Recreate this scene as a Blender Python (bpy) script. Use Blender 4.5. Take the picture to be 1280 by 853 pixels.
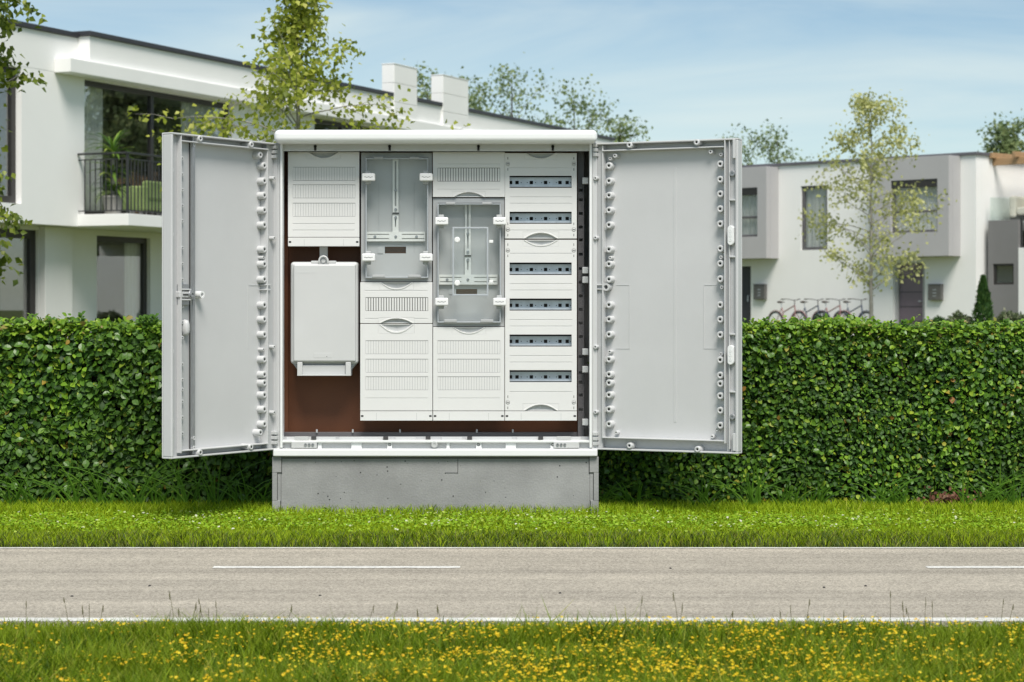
import bpy, bmesh, math, random
import numpy as np
from mathutils import Vector, Matrix, Euler

# ------------------------------------------------------------------ scene reset
for o in list(bpy.data.objects):
    bpy.data.objects.remove(o)
SC = bpy.context.scene
COL = SC.collection
R = math.radians

# ------------------------------------------------------------------ camera
F, H, CX, HY = 2700.0, 0.827, 640.0, 385.0      # focal length (px of a 1280 wide frame), eye height, centre, horizon
cam_d = bpy.data.cameras.new('camera')
cam = bpy.data.objects.new('camera', cam_d)
COL.objects.link(cam)
cam.location = (0, 0, H)
cam.rotation_euler = (R(90), 0, 0)
cam_d.sensor_fit = 'HORIZONTAL'
cam_d.sensor_width = 36.0
cam_d.lens = 36.0 * F / 1280.0
cam_d.shift_y = -(426.5 - HY) / 1280.0
cam_d.clip_start = 0.1
cam_d.clip_end = 3000
cam_d.dof.use_dof = True
cam_d.dof.focus_distance = 8.95
cam_d.dof.aperture_fstop = 7.5
SC.camera = cam

# ------------------------------------------------------------------ world, sun, exposure
SUN_AZ, SUN_EL = 12.0, 55.0                      # degrees to the right of straight behind the camera / above horizon
world = bpy.data.worlds.new('World')
SC.world = world
world.use_nodes = True
wn = world.node_tree
wn.nodes.clear()
w_out = wn.nodes.new('ShaderNodeOutputWorld')
w_bg = wn.nodes.new('ShaderNodeBackground')
w_bg.inputs['Strength'].default_value = 0.092
w_sky = wn.nodes.new('ShaderNodeTexSky')
w_sky.sky_type = 'NISHITA'
w_sky.sun_disc = False
w_sky.sun_elevation = R(SUN_EL)
w_sky.sun_rotation = R(180 - SUN_AZ)
w_sky.altitude = 0
w_sky.air_density = 0.8
w_sky.dust_density = 0.3
w_sky.ozone_density = 0.5
# thin streaky cirrus over the whole sky
w_tc = wn.nodes.new('ShaderNodeTexCoord')
w_map = wn.nodes.new('ShaderNodeMapping')
w_map.inputs['Scale'].default_value = (1.5, 1.5, 9.0)
w_map.inputs['Rotation'].default_value = (0.0, R(5), 0)
w_ns = wn.nodes.new('ShaderNodeTexNoise')
w_ns.inputs['Scale'].default_value = 2.6
w_ns.inputs['Detail'].default_value = 7
w_ns.inputs['Roughness'].default_value = 0.55
w_ns.inputs['Distortion'].default_value = 0.6
w_rp = wn.nodes.new('ShaderNodeValToRGB')
w_rp.color_ramp.elements[0].position = 0.36
w_rp.color_ramp.elements[0].color = (0, 0, 0, 1)
w_rp.color_ramp.elements[1].position = 0.66
w_rp.color_ramp.elements[1].color = (0.62, 0.62, 0.62, 1)
w_mix = wn.nodes.new('ShaderNodeMix')
w_mix.data_type = 'RGBA'
w_mix.inputs[7].default_value = (7.0, 7.6, 7.9, 1)
wn.links.new(w_tc.outputs['Generated'], w_map.inputs['Vector'])
wn.links.new(w_map.outputs['Vector'], w_ns.inputs['Vector'])
wn.links.new(w_ns.outputs['Fac'], w_rp.inputs['Fac'])
wn.links.new(w_rp.outputs['Color'], w_mix.inputs[0])
wn.links.new(w_sky.outputs['Color'], w_mix.inputs[6])
w_tint = wn.nodes.new('ShaderNodeMix'); w_tint.data_type = 'RGBA'; w_tint.blend_type = 'MULTIPLY'
w_tint.inputs[0].default_value = 1.0; w_tint.inputs[7].default_value = (0.96, 1.0, 0.945, 1)
wn.links.new(w_mix.outputs[2], w_tint.inputs[6])
wn.links.new(w_tint.outputs[2], w_bg.inputs['Color'])
wn.links.new(w_bg.outputs['Background'], w_out.inputs['Surface'])

sd = bpy.data.lights.new('sun', 'SUN')
sun = bpy.data.objects.new('sun', sd)
COL.objects.link(sun)
sd.energy = 3.5
sd.angle = R(26)
sd.color = (1.0, 0.95, 0.875)
sdir = Vector((math.sin(R(SUN_AZ)) * math.cos(R(SUN_EL)), -math.cos(R(SUN_AZ)) * math.cos(R(SUN_EL)), math.sin(R(SUN_EL))))
sun.rotation_euler = (-sdir).to_track_quat('-Z', 'Y').to_euler()
sun.location = (3, -5, 12)

SC.view_settings.view_transform = 'Standard'
SC.view_settings.look = 'None'
SC.view_settings.gamma = 1.0
SC.view_settings.exposure = 0.31
SC.render.engine = 'CYCLES'
SC.cycles.max_bounces = 8
SC.cycles.transparent_max_bounces = 12

# ------------------------------------------------------------------ helpers
def P(px, py, D):
    """world point that the photograph shows at (px, py) if it stands D metres away"""
    return Vector(((px - CX) * D / F, D, H - (py - HY) * D / F))

def tag(o, label=None, cat=None, group=None, kind=None):
    if label: o['label'] = label
    if cat: o['category'] = cat
    if group: o['group'] = group
    if kind: o['kind'] = kind
    return o

def empty(name, loc=(0, 0, 0), rz=0.0, parent=None):
    o = bpy.data.objects.new(name, None)
    o.empty_display_size = 0.1
    COL.objects.link(o)
    o.location = loc
    o.rotation_euler = (0, 0, rz)
    o.parent = parent
    return o

def link(name, me, mat, parent=None, loc=None, rot=None):
    o = bpy.data.objects.new(name, me)
    if mat and not me.materials:
        me.materials.append(mat)
    COL.objects.link(o)
    o.parent = parent
    if loc is not None: o.location = loc
    if rot is not None: o.rotation_euler = rot
    return o

def copy_tree(o, parent=None):
    c = o.copy()
    COL.objects.link(c)
    c.parent = parent
    for ch in [k for k in bpy.data.objects if k.parent == o]:
        copy_tree(ch, c)
    return c

class MB:
    def __init__(s):
        s.v = []; s.f = []
    def box(s, x0, x1, y0, y1, z0, z1):
        b = len(s.v)
        s.v += [(x0,y0,z0),(x1,y0,z0),(x1,y1,z0),(x0,y1,z0),(x0,y0,z1),(x1,y0,z1),(x1,y1,z1),(x0,y1,z1)]
        q = [(0,3,2,1),(4,5,6,7),(0,1,5,4),(1,2,6,5),(2,3,7,6),(3,0,4,7)]
        if (x1-x0)*(y1-y0)*(z1-z0) < 0: q = [t[::-1] for t in q]
        s.f += [tuple(b+i for i in t) for t in q]
        return s
    def bar(s, a, b_, w, h=None):
        """square bar from a to b"""
        h = h or w
        a = Vector(a); b_ = Vector(b_); d = (b_-a).normalized()
        up = Vector((0,0,1)) if abs(d.z) < .95 else Vector((0,1,0))
        x = d.cross(up).normalized()*w/2; y = x.cross(d).normalized()*h/2
        b = len(s.v)
        for p in (a, b_):
            s.v += [tuple(p-x-y), tuple(p+x-y), tuple(p+x+y), tuple(p-x+y)]
        s.f += [tuple(b+i for i in t) for t in [(0,1,2,3),(7,6,5,4),(0,4,5,1),(1,5,6,2),(2,6,7,3),(3,7,4,0)]]
        return s
    def tube(s, pts, rad, n=8, cap=True):
        pts = [Vector(p) for p in pts]
        if not hasattr(rad, '__len__'): rad = [rad]*len(pts)
        b = len(s.v)
        prev = None
        for i, p in enumerate(pts):
            d = (pts[min(i+1, len(pts)-1)] - pts[max(i-1, 0)])
            d = d.normalized() if d.length > 1e-9 else Vector((0,0,1))
            if prev is None:
                up = Vector((0,0,1)) if abs(d.z) < .9 else Vector((1,0,0))
                x = d.cross(up).normalized()
            else:
                x = (prev - d*prev.dot(d)).normalized()
            prev = x
            y = d.cross(x)
            for k in range(n):
                a = 2*math.pi*k/n
                s.v.append(tuple(p + (x*math.cos(a)+y*math.sin(a))*rad[i]))
        for i in range(len(pts)-1):
            for k in range(n):
                k2 = (k+1) % n
                s.f.append((b+i*n+k, b+i*n+k2, b+(i+1)*n+k2, b+(i+1)*n+k))
        if cap:
            s.f.append(tuple(b+k for k in range(n))[::-1])
            s.f.append(tuple(b+(len(pts)-1)*n+k for k in range(n)))
        return s
    def ring(s, c, axis, prof, n=16):
        """lathe: prof = [(radius, offset along axis)], closed loop if first == last"""
        c = Vector(c); ax = Vector(axis).normalized()
        up = Vector((0,0,1)) if abs(ax.z) < .9 else Vector((1,0,0))
        x = ax.cross(up).normalized(); y = ax.cross(x)
        b = len(s.v); m = len(prof)
        for k in range(n):
            a = 2*math.pi*k/n
            e = x*math.cos(a)+y*math.sin(a)
            for r, h in prof:
                s.v.append(tuple(c+e*r+ax*h))
        for k in range(n):
            k2 = (k+1) % n
            for j in range(m-1):
                s.f.append((b+k*m+j, b+k*m+j+1, b+k2*m+j+1, b+k2*m+j))
        return s
    def plate(s, x0, x1, z0, z1, y0, y1, holes=()):
        """slab in the x-z plane between y0 (front) and y1, with rectangular openings, shared vertices"""
        xs = sorted({round(a,6) for a in [x0,x1]+[h[0] for h in holes]+[h[1] for h in holes] if x0-1e-6<=a<=x1+1e-6})
        zs = sorted({round(a,6) for a in [z0,z1]+[h[2] for h in holes]+[h[3] for h in holes] if z0-1e-6<=a<=z1+1e-6})
        nx, nz = len(xs)-1, len(zs)-1
        full = np.ones((nx,nz), bool)
        for i in range(nx):
            for j in range(nz):
                mx, mz = (xs[i]+xs[i+1])/2, (zs[j]+zs[j+1])/2
                for h in holes:
                    if h[0] < mx < h[1] and h[2] < mz < h[3]: full[i,j] = False
        idx = {}
        def vid(i,j,k):
            if (i,j,k) not in idx:
                idx[(i,j,k)] = len(s.v); s.v.append((xs[i], y0 if k==0 else y1, zs[j]))
            return idx[(i,j,k)]
        def ok(i,j): return 0<=i<nx and 0<=j<nz and full[i,j]
        for i in range(nx):
            for j in range(nz):
                if not full[i,j]: continue
                s.f.append((vid(i,j,0),vid(i+1,j,0),vid(i+1,j+1,0),vid(i,j+1,0)))
                s.f.append((vid(i,j+1,1),vid(i+1,j+1,1),vid(i+1,j,1),vid(i,j,1)))
                if not ok(i-1,j): s.f.append((vid(i,j,0),vid(i,j+1,0),vid(i,j+1,1),vid(i,j,1)))
                if not ok(i+1,j): s.f.append((vid(i+1,j,1),vid(i+1,j+1,1),vid(i+1,j+1,0),vid(i+1,j,0)))
                if not ok(i,j-1): s.f.append((vid(i,j,1),vid(i+1,j,1),vid(i+1,j,0),vid(i,j,0)))
                if not ok(i,j+1): s.f.append((vid(i,j+1,0),vid(i+1,j+1,0),vid(i+1,j+1,1),vid(i,j+1,1)))
        return s
    def mesh(s, name='mesh', smooth=False):
        me = bpy.data.meshes.new(name)
        me.from_pydata(s.v, [], s.f)
        me.validate(clean_customdata=False)
        if smooth: me.polygons.foreach_set('use_smooth', [True]*len(me.polygons))
        me.update()
        return me
    def build(s, name, mat, parent=None, bevel=0.0, smooth=False, seg=2, loc=None, rot=None):
        o = link(name, s.mesh(name, smooth), mat, parent, loc, rot)
        if bevel: add_bevel(o, bevel, seg)
        return o

def add_bevel(o, w, seg=2):
    m = o.modifiers.new('bevel', 'BEVEL')
    m.width = w; m.segments = seg; m.limit_method = 'ANGLE'; m.angle_limit = R(35)
    if seg > 2:
        o.data.polygons.foreach_set('use_smooth', [True]*len(o.data.polygons))
        m.harden_normals = True

def mass(name, verts, faces, mat, parent=None, smooth=False):
    """big uniform mesh from numpy arrays: verts (n,3), faces (m,k)"""
    me = bpy.data.meshes.new(name)
    n, (m, k) = len(verts), faces.shape
    me.vertices.add(n); me.vertices.foreach_set('co', verts.astype(np.float32).ravel())
    me.loops.add(m*k); me.loops.foreach_set('vertex_index', faces.astype(np.int32).ravel())
    me.polygons.add(m); me.polygons.foreach_set('loop_start', np.arange(0, m*k, k, dtype=np.int32))
    me.polygons.foreach_set('loop_total', np.full(m, k, dtype=np.int32))
    if smooth: me.polygons.foreach_set('use_smooth', np.ones(m, bool))
    me.update(calc_edges=True)
    return link(name, me, mat, parent)

def norm(a):
    return a / np.maximum(np.linalg.norm(a, axis=-1, keepdims=True), 1e-9)

def scatter(tv, tf, pos, ey, en, wid, lng):
    """copies of a template (x across, y along, z normal) at pos with tip direction ey and rough normal en"""
    ey = norm(ey); ex = norm(np.cross(ey, en)); ez = np.cross(ex, ey)
    v = (pos[:,None,:] + ex[:,None,:]*(tv[None,:,0:1]*wid[:,None,None])
         + ey[:,None,:]*(tv[None,:,1:2]*lng[:,None,None]) + ez[:,None,:]*(tv[None,:,2:3]*lng[:,None,None]))
    n, k = len(pos), len(tv)
    f = (tf[None,:,:] + (np.arange(n)*k)[:,None,None]).reshape(-1, tf.shape[1])
    return v.reshape(-1,3), f

OVAL_V = np.array([(0,0,0),(.36,.2,.05),(.5,.5,.09),(.3,.8,.03),(0,1,-.08),(-.3,.8,.03),(-.5,.5,.09),(-.36,.2,.05),(0,.5,0)])
OVAL_F = np.array([(8,0,1),(8,1,2),(8,2,3),(8,3,4),(8,4,5),(8,5,6),(8,6,7),(8,7,0)])
KITE_V = np.array([(0,0,0),(.5,.4,.1),(0,1,-.05),(-.5,.4,.1)])
KITE_F = np.array([(0,1,2),(0,2,3)])

# ------------------------------------------------------------------ materials
def new_mat(name):
    m = bpy.data.materials.new(name); m.use_nodes = True
    nt = m.node_tree; b = nt.nodes['Principled BSDF']
    return m, nt, b

def N(nt, t, **kw):
    n = nt.nodes.new(t)
    for k, v in kw.items():
        if k in n.inputs: n.inputs[k].default_value = v
        else: setattr(n, k, v)
    return n

def surf(name, col, rough=.5, var=.06, scale=6.0, bump=0.0, bscale=60.0, metal=0.0, spec=.5, stretch=None, var_col=None, fine=.0, fscale=200.):
    """plain surface: colour with soft blotches, fine grain and relief"""
    m, nt, b = new_mat(name)
    tc = N(nt, 'ShaderNodeTexCoord')
    src = tc.outputs['Object']
    if stretch:
        mp = N(nt, 'ShaderNodeMapping'); mp.inputs['Scale'].default_value = stretch
        nt.links.new(src, mp.inputs['Vector']); src = mp.outputs['Vector']
    ns = N(nt, 'ShaderNodeTexNoise', Scale=scale, Detail=6.0, Roughness=.6)
    nt.links.new(src, ns.inputs['Vector'])
    mx = N(nt, 'ShaderNodeMix'); mx.data_type = 'RGBA'
    c = np.array(col)
    lo = c*(1-var) if var_col is None else np.array(var_col)
    mx.inputs[6].default_value = (*lo, 1); mx.inputs[7].default_value = (*np.minimum(c*(1+var), 1), 1)
    rm = N(nt, 'ShaderNodeMapRange'); rm.inputs[1].default_value = .3; rm.inputs[2].default_value = .7
    nt.links.new(ns.outputs['Fac'], rm.inputs[0]); nt.links.new(rm.outputs[0], mx.inputs[0])
    out = mx.outputs[2]
    if fine:
        n2 = N(nt, 'ShaderNodeTexNoise', Scale=fscale, Detail=3.0)
        nt.links.new(tc.outputs['Object'], n2.inputs['Vector'])
        r2 = N(nt, 'ShaderNodeMapRange'); r2.inputs[1].default_value=.3; r2.inputs[2].default_value=.7; r2.inputs[3].default_value = 1-fine; r2.inputs[4].default_value = 1+fine
        nt.links.new(n2.outputs['Fac'], r2.inputs[0])
        m2 = N(nt, 'ShaderNodeMix'); m2.data_type='RGBA'; m2.blend_type='MULTIPLY'; m2.inputs[0].default_value = 1
        nt.links.new(out, m2.inputs[6]); nt.links.new(r2.outputs[0], m2.inputs[7]); out = m2.outputs[2]
    nt.links.new(out, b.inputs['Base Color'])
    b.inputs['Roughness'].default_value = rough; b.inputs['Metallic'].default_value = metal
    b.inputs['Specular IOR Level'].default_value = spec
    if bump:
        nb = N(nt, 'ShaderNodeTexNoise', Scale=bscale, Detail=4.0)
        nt.links.new(tc.outputs['Object'], nb.inputs['Vector'])
        bp = N(nt, 'ShaderNodeBump', Strength=bump, Distance=.01)
        nt.links.new(nb.outputs['Fac'], bp.inputs['Height']); nt.links.new(bp.outputs['Normal'], b.inputs['Normal'])
    return m

def leaf_mat(name, stops, rough=.45, transl=.25, patch=None, pscale=1.5, spec=.35):
    """stops: [(pos, colour)] picked at random for each leaf; patch: colour that shows in soft drifts"""
    m, nt, b = new_mat(name)
    geo = N(nt, 'ShaderNodeNewGeometry')
    rp = N(nt, 'ShaderNodeValToRGB')
    el = rp.color_ramp.elements
    while len(el) < len(stops): el.new(.5)
    for e, (p, c) in zip(el, stops): e.position = p; e.color = (*c, 1)
    nt.links.new(geo.outputs['Random Per Island'], rp.inputs['Fac'])
    out = rp.outputs['Color']
    if patch:
        tc = N(nt, 'ShaderNodeTexCoord')
        ns = N(nt, 'ShaderNodeTexNoise', Scale=pscale, Detail=4.0)
        nt.links.new(tc.outputs['Object'], ns.inputs['Vector'])
        rm = N(nt, 'ShaderNodeMapRange'); rm.inputs[1].default_value=.42; rm.inputs[2].default_value=.68; rm.inputs[4].default_value=.75
        nt.links.new(ns.outputs['Fac'], rm.inputs[0])
        mx = N(nt, 'ShaderNodeMix'); mx.data_type='RGBA'
        mx.inputs[7].default_value = (*patch, 1)
        nt.links.new(rm.outputs[0], mx.inputs[0]); nt.links.new(out, mx.inputs[6]); out = mx.outputs[2]
    nt.links.new(out, b.inputs['Base Color'])
    b.inputs['Roughness'].default_value = rough
    b.inputs['Specular IOR Level'].default_value = spec
    tr = N(nt, 'ShaderNodeBsdfTranslucent'); nt.links.new(out, tr.inputs['Color'])
    ms = N(nt, 'ShaderNodeMixShader'); ms.inputs[0].default_value = transl
    nt.links.new(b.outputs[0], ms.inputs[1]); nt.links.new(tr.outputs[0], ms.inputs[2])
    nt.links.new(ms.outputs[0], nt.nodes['Material Output'].inputs['Surface'])
    return m

def glass(name, tint, ior=1.6, rough=.02, base=0.0):
    m, nt, b = new_mat(name)
    nt.nodes.remove(b)
    t = N(nt, 'ShaderNodeBsdfTransparent'); t.inputs['Color'].default_value = (*tint, 1)
    g = N(nt, 'ShaderNodeBsdfGlossy'); g.inputs['Roughness'].default_value = rough
    lw = N(nt, 'ShaderNodeLayerWeight'); lw.inputs['Blend'].default_value = .5
    pw = N(nt, 'ShaderNodeMath'); pw.operation='POWER'; pw.inputs[1].default_value = 4.0
    nt.links.new(lw.outputs['Facing'], pw.inputs[0])
    f0 = ((ior-1)/(ior+1))**2 + base
    ad = N(nt, 'ShaderNodeMath'); ad.operation='MULTIPLY_ADD'; ad.use_clamp=True; ad.inputs[1].default_value = 1-f0; ad.inputs[2].default_value = f0
    nt.links.new(pw.outputs[0], ad.inputs[0])
    ms = N(nt, 'ShaderNodeMixShader')
    nt.links.new(ad.outputs[0], ms.inputs[0]); nt.links.new(t.outputs[0], ms.inputs[1]); nt.links.new(g.outputs[0], ms.inputs[2])
    nt.links.new(ms.outputs[0], nt.nodes['Material Output'].inputs['Surface'])
    return m

M = {}
M['shell']   = surf('cabinet_shell_plastic', (.565,.57,.575), .36, .035, 3.0, .04, 900, fine=.012)
M['shell_shade']  = surf('shell_plastic_recess_shade', (.46,.468,.475), .4, .04, 4.0)  # shell plastic darkened to stand in for shade in recessed channels
M['hood']    = surf('hood_plastic', (.80,.81,.81), .38, .02, 4.0, .03, 900)
M['panel']   = surf('panel_plastic', (.71,.708,.70), .40, .02, 5.0, .03, 900)
M['rail']    = surf('grey_rail_plastic', (.50,.51,.51), .45, .04, 8.0)
M['tray']    = surf('meter_tray_plastic', (.40,.41,.415), .45, .04, 6.0)
M['fusebox'] = surf('fuse_box_plastic', (.57,.575,.575), .36, .025, 6.0, .05, 700)
M['white']   = surf('white_clip_plastic', (.84,.84,.84), .35, .02, 30.0)
M['brown']   = surf('phenolic_board', (.135,.043,.013), .55, .14, 5.0, .05, 300, fine=.08)
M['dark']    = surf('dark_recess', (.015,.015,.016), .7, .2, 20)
M['steel']   = surf('galvanised_steel', (.55,.60,.66), .34, .10, 40, metal=.35, stretch=(1,1,.2))
M['rod']     = surf('lock_rod_steel', (.36,.37,.385), .38, .08, 30, metal=.6)
M['meterplate'] = surf('meter_back_plate', (.50,.505,.50), .40, .04, 4.0)
M['raillight'] = surf('meter_rail', (.82,.82,.78), .35, .05, 20)
M['cover']   = glass('clear_meter_cover', (.97,.98,.985), 1.4, .05, .0)
M['coverrim'] = surf('cover_rim', (.42,.45,.48), .25, .05, 20)
M['concrete'] = surf('plinth_concrete', (.29,.29,.288), .85, .2, 3.5, .16, 120, fine=.06, fscale=160)
M['seam']    = surf('dark_seam_and_shade', (.05,.05,.05), .9, .2, 20)  # real dark joints, and shade painted into boss holes and beside the rod
M['wall']    = surf('white_render', (.86,.855,.84), .85, .025, .6, .10, 60)
M['wallb']   = surf('pale_grey_render', (.43,.42,.425), .85, .04, .8, .08, 60)
M['greyblock'] = surf('dark_grey_render', (.20,.195,.195), .85, .05, .8, .08, 60)
M['fascia']  = surf('dark_fascia', (.035,.034,.04), .45, .15, 3)
M['frame']   = surf('window_frame_dark', (.030,.027,.025), .40, .15, 5)
M['framer']  = surf('window_frame_grey', (.10,.095,.10), .45, .1, 5)
M['winglass'] = glass('window_glass', (.95,.965,.96), 1.7, .0, .12)
M['balglass'] = glass('balustrade_glass', (.95,.975,.965), 1.4, .0, .01)
M['curtain'] = surf('curtain_cloth', (.84,.83,.80), .9, .06, 12, stretch=(6,6,.3))
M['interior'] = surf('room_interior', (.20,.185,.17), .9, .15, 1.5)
M['mauve']   = surf('mauve_door_paint', (.20,.155,.19), .5, .05, 3)
M['doordark'] = surf('dark_door_paint', (.05,.05,.06), .5, .05, 3)
M['mailbox'] = surf('mailbox_metal', (.16,.155,.15), .4, .08, 8, metal=.4)
M['wood']    = surf('pergola_timber', (.40,.25,.13), .65, .2, 3.0, .2, 40, stretch=(.3,6,6))
M['bark']    = surf('birch_bark', (.30,.28,.25), .85, .35, 12, .5, 40, stretch=(1,1,.4))
M['twig']    = surf('dark_bark', (.075,.055,.04), .9, .3, 20, .4, 60)
M['sofa']    = surf('green_cushion', (.27,.36,.13), .9, .06, 10, .2, 200)
M['cream']   = surf('cream_cushion', (.62,.58,.50), .9, .05, 10, .2, 200)
M['darkmetal'] = surf('black_railing', (.03,.032,.034), .42, .2, 8)
M['tyre']    = surf('tyre_rubber', (.02,.02,.02), .8, .2, 30)
M['bikered'] = surf('bicycle_paint_rose', (.36,.19,.19), .35, .06, 20)
M['bikeblue'] = surf('bicycle_paint_blue', (.07,.09,.14), .35, .06, 20)
M['saddle']  = surf('saddle_leather', (.06,.045,.035), .6, .1, 30)
M['terracotta'] = surf('plant_pot', (.30,.29,.27), .7, .1, 10)
M['paint']   = surf('road_paint', (.66,.65,.61), .75, .12, 9.0, .25, 150, fine=.22, fscale=70)

# leaves and grass
M['hedge']   = leaf_mat('hedge_leaf', [(0,(.018,.052,.009)),(.38,(.044,.115,.014)),(.74,(.105,.225,.018)),(.91,(.20,.36,.028)),(.98,(.36,.45,.04)),(1,(.30,.12,.03))], .48, .2, patch=(.045,.10,.014), pscale=2.6, spec=.26)
M['hedgetop'] = leaf_mat('hedge_young_leaf', [(0,(.09,.19,.02)),(.5,(.18,.33,.026)),(.93,(.29,.44,.04)),(1,(.30,.21,.08))], .40, .28)
M['hedgeone'] = leaf_mat('hedge_single_leaf', [(0,(.10,.21,.025)),(1,(.10,.21,.025))], .38, .22, patch=(.05,.12,.02), pscale=3.0, spec=.5)
M['tuft']    = leaf_mat('tuft_blade', [(0,(.07,.17,.015)),(.6,(.13,.28,.025)),(1,(.25,.38,.04))], .42, .25)
M['lawn']    = leaf_mat('lawn_blade', [(0,(.10,.18,.004)),(.5,(.255,.39,.008)),(.9,(.41,.52,.016)),(1,(.46,.46,.09))], .6, .3, patch=(.31,.43,.010), spec=.15, pscale=2.2)
M['clover']  = leaf_mat('clover_leaf', [(0,(.13,.25,.012)),(.8,(.28,.44,.025)),(.95,(.40,.50,.09)),(1,(.65,.65,.55))], .65, .2, spec=.12)
M['meadow']  = leaf_mat('meadow_blade', [(0,(.034,.078,.004)),(.45,(.112,.20,.006)),(.85,(.28,.37,.012)),(1,(.40,.36,.07))], .55, .28, patch=(.20,.27,.010), spec=.18, pscale=3.0)
M['petal']   = leaf_mat('yellow_petal', [(0,(.66,.40,.005)),(.6,(.80,.55,.008)),(1,(.82,.66,.04))], .5, .2)
M['stalk']   = leaf_mat('dry_stalk', [(0,(.07,.06,.03)),(1,(.15,.15,.05))], .7, .1)
M['litter']  = leaf_mat('dead_leaf', [(0,(.07,.025,.015)),(.6,(.15,.06,.035)),(1,(.26,.16,.10))], .8, .1)
M['birchleaf'] = leaf_mat('birch_leaf', [(0,(.17,.22,.025)),(.5,(.34,.40,.045)),(.9,(.50,.53,.09)),(1,(.56,.54,.16))], .5, .42)
M['birchleafr'] = leaf_mat('pale_birch_leaf', [(0,(.32,.34,.11)),(.5,(.50,.52,.20)),(1,(.66,.65,.32))], .5, .45)
M['nearleaf'] = leaf_mat('near_birch_leaf', [(0,(.07,.11,.015)),(.5,(.16,.22,.025)),(1,(.30,.35,.05))], .42, .38)
M['farleaf'] = leaf_mat('far_tree_leaf', [(0,(.13,.19,.07)),(.6,(.22,.29,.12)),(1,(.34,.39,.16))], .6, .4)
M['conifer'] = leaf_mat('conifer_spray', [(0,(.03,.08,.02)),(.7,(.06,.14,.03)),(1,(.13,.22,.05))], .6, .15)
M['bushleaf'] = leaf_mat('bush_leaf', [(0,(.05,.08,.03)),(.7,(.13,.17,.07)),(1,(.33,.33,.22))], .6, .2)
M['potleaf'] = leaf_mat('dracaena_leaf', [(0,(.06,.14,.02)),(.6,(.16,.27,.04)),(1,(.36,.45,.09))], .4, .2)

def ground_mat():
    m, nt, b = new_mat('soil_and_turf')
    tc = N(nt, 'ShaderNodeTexCoord')
    n1 = N(nt, 'ShaderNodeTexNoise', Scale=9.0, Detail=8.0, Roughness=.7); nt.links.new(tc.outputs['Object'], n1.inputs['Vector'])
    rp = N(nt, 'ShaderNodeValToRGB'); e = rp.color_ramp.elements
    e[0].position=.3; e[0].color=(.045,.06,.012,1); e[1].position=.7; e[1].color=(.12,.15,.02,1)
    nt.links.new(n1.outputs['Fac'], rp.inputs['Fac']); nt.links.new(rp.outputs['Color'], b.inputs['Base Color'])
    b.inputs['Roughness'].default_value = .95
    bp = N(nt, 'ShaderNodeBump', Strength=.6, Distance=.02)
    n2 = N(nt, 'ShaderNodeTexNoise', Scale=60.0, Detail=5.0); nt.links.new(tc.outputs['Object'], n2.inputs['Vector'])
    nt.links.new(n2.outputs['Fac'], bp.inputs['Height']); nt.links.new(bp.outputs['Normal'], b.inputs['Normal'])
    return m
M['ground'] = ground_mat()

def asphalt_mat():
    m, nt, b = new_mat('worn_asphalt')
    tc = N(nt, 'ShaderNodeTexCoord')
    # aggregate: pale and dark stones
    vo = N(nt, 'ShaderNodeTexVoronoi', Scale=190.0); nt.links.new(tc.outputs['Object'], vo.inputs['Vector'])
    rp = N(nt, 'ShaderNodeValToRGB'); e = rp.color_ramp.elements
    e[0].position=0; e[0].color=(.25,.222,.180,1); e[1].position=1; e[1].color=(.52,.468,.385,1)
    sp = N(nt, 'ShaderNodeSeparateColor'); nt.links.new(vo.outputs['Color'], sp.inputs[0]); nt.links.new(sp.outputs[0], rp.inputs['Fac'])
    # long wear bands that run with the traffic (tyre tracks polished pale, the strip between darker)
    mp = N(nt, 'ShaderNodeMapping'); mp.inputs['Scale'].default_value=(.05,2.9,1); nt.links.new(tc.outputs['Object'], mp.inputs['Vector'])
    n1 = N(nt, 'ShaderNodeTexNoise', Scale=1.7, Detail=5.0, Roughness=.55); nt.links.new(mp.outputs['Vector'], n1.inputs['Vector'])
    r1 = N(nt, 'ShaderNodeMapRange'); r1.inputs[1].default_value=.3; r1.inputs[2].default_value=.7; r1.inputs[3].default_value=.72; r1.inputs[4].default_value=1.22
    nt.links.new(n1.outputs['Fac'], r1.inputs[0])
    n3 = N(nt, 'ShaderNodeTexNoise', Scale=4.0, Detail=6.0); nt.links.new(tc.outputs['Object'], n3.inputs['Vector'])
    r3 = N(nt, 'ShaderNodeMapRange'); r3.inputs[1].default_value=.3; r3.inputs[2].default_value=.7; r3.inputs[3].default_value=.93; r3.inputs[4].default_value=1.07
    nt.links.new(n3.outputs['Fac'], r3.inputs[0])
    mu = N(nt, 'ShaderNodeMath'); mu.operation='MULTIPLY'; nt.links.new(r1.outputs[0], mu.inputs[0]); nt.links.new(r3.outputs[0], mu.inputs[1])
    mx = N(nt, 'ShaderNodeMix'); mx.data_type='RGBA'; mx.blend_type='MULTIPLY'; mx.inputs[0].default_value=1
    nt.links.new(rp.outputs['Color'], mx.inputs[6]); nt.links.new(mu.outputs[0], mx.inputs[7])
    nt.links.new(mx.outputs[2], b.inputs['Base Color'])
    b.inputs['Roughness'].default_value=.85
    bp = N(nt, 'ShaderNodeBump', Strength=.5, Distance=.004)
    nt.links.new(vo.outputs['Distance'], bp.inputs['Height']); nt.links.new(bp.outputs['Normal'], b.inputs['Normal'])
    return m
M['asphalt'] = asphalt_mat()

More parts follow.
